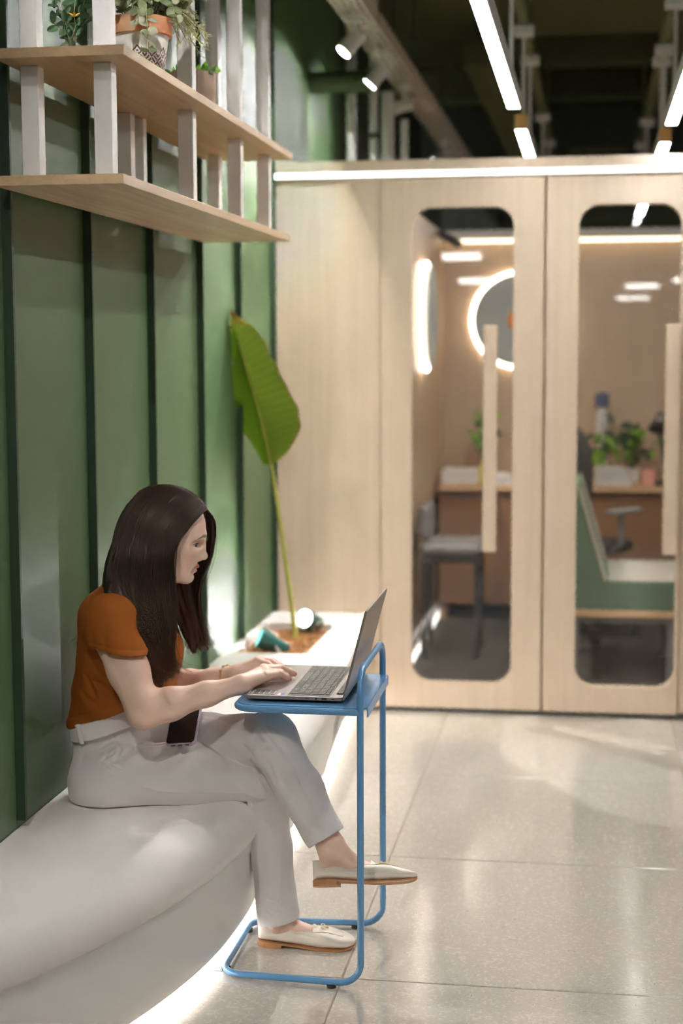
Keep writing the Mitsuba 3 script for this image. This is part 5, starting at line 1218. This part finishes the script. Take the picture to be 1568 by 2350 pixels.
# ================================================================== inside the booth, seen through the glass
mat('m_disc', lin(166, 172, 170), 0.5); mat('m_disc_dot', lin(226, 132, 30), 0.5)
def ring_disc(c, nrm, label, dot=True):
    k = thing('lit_disc', label, 'wall light', 'round backlit discs')
    nrm = np.asarray(nrm, float); c = np.asarray(c, float)
    M = frame_to(nrm, c)
    q = lathe([(0, 0.040), (0.246, 0.040), (0.248, 0.050), (0.246, 0.056), (0, 0.056)], 72); q.apply_transform(M); part(k, 'disc', q, 'm_disc', 30)
    t = trimesh.creation.torus(0.262, 0.010, 72, 8); t.apply_translation((0, 0, 0.022)); t.apply_transform(M); part(k, 'light_ring', t, 'm_lamp', emit=[4.0, 3.4, 2.7], label='glowing ring behind the disc')
    q = lathe([(0, 0.002), (0.22, 0.002), (0.22, 0.039), (0, 0.039)], 40); q.apply_transform(M); part(k, 'backing', q, 'm_dull_white', 30)
    if dot:
        q = lathe([(0, 0.0565), (0.060, 0.0565), (0.060, 0.060), (0, 0.060)], 40); q.apply_transform(M); part(k, 'dot', q, 'm_disc_dot', 30, label='orange dot')
ring_disc((-0.405, 8.918, 1.612), (0, -1, 0), 'large round backlit disc with an orange dot on the back wall')
ring_disc((-0.829, 7.80, 1.612), (1, 0, 0), 'backlit disc seen edge-on on the left side wall of the booth', False)
# ---- desk along the back wall
mat('m_desk', lin(196, 160, 120), 0.5); mat('m_desk_front', lin(132, 96, 66), 0.55)
desk = thing('desk', 'long wooden desk along the back wall inside the booth', 'desk')
part(desk, 'top', box(-0.80, 2.05, 8.36, 8.90, 0.705, 0.735, 0.003), 'm_desk')
part(desk, 'front_panel', box(-0.80, 2.05, 8.40, 8.42, 0.10, 0.705), 'm_desk_front')
for x in (-0.78, 0.6, 2.0): part(desk, 'leg', box(x - 0.02, x + 0.02, 8.43, 8.86, 0.006, 0.705), 'm_desk_front')
def simple_thing(name, label, catg, mesh, bs, smooth=False, group=None):
    k = thing(name, label, catg, group); put(k, mesh, bs, smooth); return k
mat('m_paper', (0.78, 0.77, 0.76), 0.7); mat('m_yellow', (0.65, 0.55, 0.08), 0.6); mat('m_navy', (0.05, 0.06, 0.14), 0.5); mat('m_leaf_plain', (0.055, 0.11, 0.03), 0.6); mat('m_pink', (0.7, 0.35, 0.28), 0.6)
ZD = 0.7352
simple_thing('box', 'flat pale white box on the desk, left inside the booth', 'box', box(-0.79, -0.60, 8.42, 8.66, ZD, ZD + 0.075, 0.004), 'm_paper')
for i in range(6): simple_thing('sheet_stack', ['lowest and widest', 'second', 'third', 'fourth', 'fifth', 'topmost'][i] + ' white paper pad of the pile on the desk behind the left door', 'paper', box(-0.56 + 0.006 * i, -0.40 - 0.008 * i, 8.42 + 0.004 * (i % 3), 8.60, ZD + 0.009 * i, ZD + 0.009 * i + 0.0085, 0.001), 'm_paper')
def pot_plant(x, y, z, h, lab, potlab, wild=0.08, n=22, trail=False, seed=1):
    r = np.random.default_rng(seed)
    p_ = thing('flower_pot', potlab, 'pot', None); part(p_, 'body', lathe([(0, 0), (0.036, 0), (0.046, 0.075), (0.042, 0.075), (0.040, 0.062), (0, 0.062)], 28, (x, y, z)), 'm_dull_white', 30)
    k = thing('potted_plant', lab, 'plant', None)
    for i in range(n):
        o = np.array([x, y, z + 0.062]); e = o + np.array([r.normal(0, wild), r.normal(0, wild * 0.6), h * r.uniform(0.35, 1.0)])
        s_ = spline([o, (o + e) / 2 + (0, 0, 0.03), e], 8); part(k, 'stem', tube(s_, 0.002, 4), 'm_leaf_plain', True)
        for q in range(3): leaf_at(k, 'm_leaf_dark' if r.random() < 0.5 else 'm_succulent', 0.06, 0.032, s_[7 - 2 * q], r.normal(0, 1, 3), (r.normal(0, .5), -1, 0.4))
pot_plant(-0.585, 8.70, ZD, 0.44, 'tall narrow green plant on the desk behind the left door', 'small white pot of the tall narrow plant', 0.028, 12, seed=3)
simple_thing('bottle', 'small yellow bottle beside the tall narrow plant', 'bottle', lathe([(0, 0), (0.022, 0), (0.022, 0.08), (0.010, 0.10), (0.010, 0.12), (0, 0.12)], 24, (-0.63, 8.60, ZD + 0.0)).apply_translation((0.05, 0.0, 0.0)), 'm_yellow', 40)
pot_plant(0.22, 8.72, ZD, 0.26, 'bushy green plant on the desk behind the right door', 'white pot of the bushy plant behind the right door', 0.10, 20, seed=5)
pot_plant(0.055, 8.62, ZD, 0.20, 'low green plant at the left edge of the right door glass', 'white pot of the low plant', 0.05, 10, seed=6)
for i in range(5): simple_thing('book', ['lowest', 'second lowest', 'middle', 'second highest', 'topmost'][i] + ' white book of the pile on the desk behind the right door', 'book', box(0.02 + 0.006 * (i % 2), 0.21 - 0.010 * i, 8.40, 8.58, ZD + 0.019 * i, ZD + 0.019 * i + 0.018, 0.001), 'm_paper')
# white stand with a blue cap
k = thing('bottle', 'tall white bottle with a navy cap by the back wall', 'bottle'); part(k, 'body', lathe([(0, 0), (0.034, 0), (0.034, 0.34), (0.02, 0.40), (0, 0.40)], 28, (0.055, 8.82, ZD)), 'm_paper', 40); part(k, 'cap', lathe([(0, 0.40), (0.033, 0.40), (0.038, 0.47), (0, 0.48)], 28, (0.055, 8.82, ZD)), 'm_navy', 40)
# black desk lamp
lamp = thing('desk_lamp', 'black desk lamp with a round shiny head on the desk', 'lamp')
lx, ly = 0.40, 8.52
part(lamp, 'base', lathe([(0, 0), (0.075, 0), (0.070, 0.018), (0, 0.022)], 32, (lx, ly, ZD)), 'm_black', 30)
part(lamp, 'arm', tube([(lx, ly, ZD + 0.02), (lx - 0.03, ly, ZD + 0.20), (lx - 0.045, ly, ZD + 0.27)], 0.010, 8), 'm_black', True)
q = lathe([(0, 0.07), (0.02, 0.07), (0.035, 0.04), (0.062, -0.02), (0.056, -0.02), (0, 0.02)], 32); q.apply_transform(frame_to((0.1, 0.5, 1.0), (lx - 0.045, ly, ZD + 0.31))); part(lamp, 'head', q, 'm_black', 30)
part(lamp, 'bulb', trimesh.creation.icosphere(2, 0.022).apply_translation((lx - 0.045, ly - 0.02, ZD + 0.345)), 'm_steel', True)
simple_thing('cup', 'small pink cup beside the black desk lamp', 'cup', lathe([(0, 0), (0.034, 0), (0.040, 0.08), (0.036, 0.08), (0.032, 0.01), (0, 0.01)], 28, (0.30, 8.50, ZD)), 'm_pink', 30)
mon = thing('monitor', 'dark computer monitor at the right edge inside the booth', 'monitor')
part(mon, 'screen', box(0.50, 0.98, 8.72, 8.745, ZD + 0.13, ZD + 0.43, 0.006), 'm_black'); part(mon, 'stand', box(0.72, 0.76, 8.735, 8.76, ZD + 0.01, ZD + 0.25), 'm_dark'); part(mon, 'foot', box(0.64, 0.84, 8.66, 8.80, ZD, ZD + 0.012, 0.003), 'm_dark')
# ---- office chairs
mat('m_chair', (0.022, 0.021, 0.020), 0.6); mat('m_chair_grey', (0.20, 0.19, 0.185), 0.5)
def office_chair(x, y, rot, label):
    k = thing('office_chair', label, 'chair')
    R = trimesh.transformations.rotation_matrix(rot, (0, 0, 1)); R[:3, 3] = (x, y, 0)
    def pt(nm, m, b, s=30): m = m.copy(); m.apply_transform(R); part(k, nm, m, b, s)
    bk = trimesh.creation.icosphere(3, 1.0); v = np.array(bk.vertices); v = np.sign(v) * np.abs(v) ** 0.7 * (0.235, 0.028, 0.27); v[:, 1] += 0.25 * v[:, 0] ** 2 * -2; bk.vertices = v; bk.apply_translation((0, 0.24, 0.84)); pt('backrest', bk, 'm_chair', True)
    st_ = trimesh.creation.icosphere(3, 1.0); v = np.array(st_.vertices); v = np.sign(v) * np.abs(v) ** 0.6 * (0.24, 0.23, 0.038); st_.vertices = v; st_.apply_translation((0, 0, 0.47)); pt('seat', st_, 'm_chair', True)
    pt('back_support', tube([(0, 0.10, 0.44), (0, 0.26, 0.48), (0, 0.275, 0.70)], 0.018, 8), 'm_chair', True)
    for s_ in (-1, 1): pt('armrest', cat(tube([(s_ * 0.22, 0.05, 0.45), (s_ * 0.29, 0.05, 0.50), (s_ * 0.29, 0.05, 0.65)], 0.014, 8), box(s_ * 0.29 - 0.035, s_ * 0.29 + 0.035, -0.09, 0.13, 0.65, 0.675, 0.008)), 'm_chair_grey')
    pt('column', tube([(0, 0, 0.10), (0, 0, 0.44)], 0.026, 14), 'm_steel')
    for a in range(5):
        c, s_ = math.cos(a * 1.2566), math.sin(a * 1.2566)
        pt('base_arm', tube([(0, 0, 0.12), (0.29 * c, 0.29 * s_, 0.075)], [0.024, 0.014], 8), 'm_chair')
        pt('caster', trimesh.creation.cylinder(0.028, 0.035, 16, transform=frame_to((-s_, c, 0), (0.29 * c, 0.29 * s_, 0.034))), 'm_chair')
office_chair(-0.055, 8.02, 2.5, 'black office chair half hidden behind the door frame between the two glass doors')
ck = thing('side_chair', 'grey seated low chair behind the left door glass', 'chair')
part(ck, 'seat', box(-0.79, -0.50, 7.30, 7.66, 0.495, 0.55, 0.02), 'm_chair_grey'); part(ck, 'frame', box(-0.78, -0.51, 7.32, 7.64, 0.46, 0.495, 0.006), 'm_chair')
for x in (-0.77, -0.52):
    for y in (7.34, 7.62): part(ck, 'leg', tube([(x, y, 0.012), (x, y, 0.462)], 0.014, 8), 'm_chair', True)
part(ck, 'backrest', box(-0.793, -0.75, 7.30, 7.66, 0.565, 0.73, 0.02), 'm_chair_grey')
# ---- green lounge chair
mat('m_sofa', lin(88, 108, 88), 0.8, 0.2, sheen=0.4); mat('m_piping', lin(178, 172, 158), 0.7)
ar = thing('lounge_chair', 'green upholstered lounge chair on a wooden rail behind the right door', 'armchair')
def prism_y(pts, y0, y1): return upright_y(extrude(sg.Polygon(pts).buffer(-0.012).buffer(0.012, quad_segs=4), y1 - y0), y0)
part(ar, 'seat', prism_y([(0.03, 0.325), (0.68, 0.325), (0.68, 0.44), (0.06, 0.448)], 6.90, 7.62), 'm_sofa', 40)
part(ar, 'seat_top', box(0.08, 0.67, 6.91, 7.61, 0.4485, 0.4525), 'm_piping', label='pale grey seat panel')
part(ar, 'backrest', prism_y([(0.045, 0.325), (0.065, 0.455), (-0.055, 0.86), (-0.16, 0.84), (-0.07, 0.325)], 6.90, 7.62), 'm_sofa', 40)
part(ar, 'piping', cat(tube([(0.070, 6.895, 0.455), (-0.050, 6.895, 0.862)], 0.009, 8), tube([(0.070, 7.62, 0.455), (-0.050, 7.62, 0.862)], 0.009, 8)), 'm_piping', True)
part(ar, 'rail', box(-0.10, 0.70, 6.895, 7.63, 0.292, 0.324, 0.003), 'm_desk', label='pale wooden rail')
for x in (-0.08, 0.335):
    part(ar, 'leg', box(x, x + 0.035, 6.93, 6.965, 0.0065, 0.292), 'm_chair_grey'); part(ar, 'leg', box(x, x + 0.035, 7.55, 7.585, 0.0065, 0.292), 'm_chair_grey')
part(ar, 'stretcher', box(-0.045, 0.335, 6.935, 6.96, 0.262, 0.2915), 'm_chair_grey')
k = thing('pendant_spot', 'black spotlight on the upper left wall inside the booth', 'spotlight'); put(k, tube([(-0.80, 8.5, 2.06), (-0.70, 8.45, 2.0)], 0.022, 14), 'm_black', 40); part(k, 'bracket', tube([(-0.829, 8.5, 2.07), (-0.79, 8.5, 2.06)], 0.01, 8), 'm_black', 40)
# ---- short cross-bar lamps far behind the viewer, seen mirrored in the door glass
for x, y, w, lab in ((-1.26, -2.9, 0.19, 'nearest'), (-1.51, -8.5, 0.25, 'second'), (0.69, -10.9, 0.25, 'fourth'), (0.70, -16.5, 0.3, 'farthest'), (1.28, -8.9, 0.25, 'third')):
    k = thing('bar_lamp', f'{lab} short white bar lamp hanging far behind the viewer' if lab else 'short bar lamp hidden behind the wooden partition, lighting the pipes', 'pendant lamp', 'bar lamps behind the viewer')
    z = 2.30 if lab else 2.04
    part(k, 'diffuser', box(x - w, x + w, y - 0.04, y + 0.04, z, z + 0.07, 0.006), 'm_lamp', emit=[c * (0.2 if lab else 1.2) for c in PENDANT])
    part(k, 'rod', tube([(x, y, z + 0.07), (x, y, 3.25 if lab else 3.9)], 0.006, 8), 'm_dull_white')
# end of scene
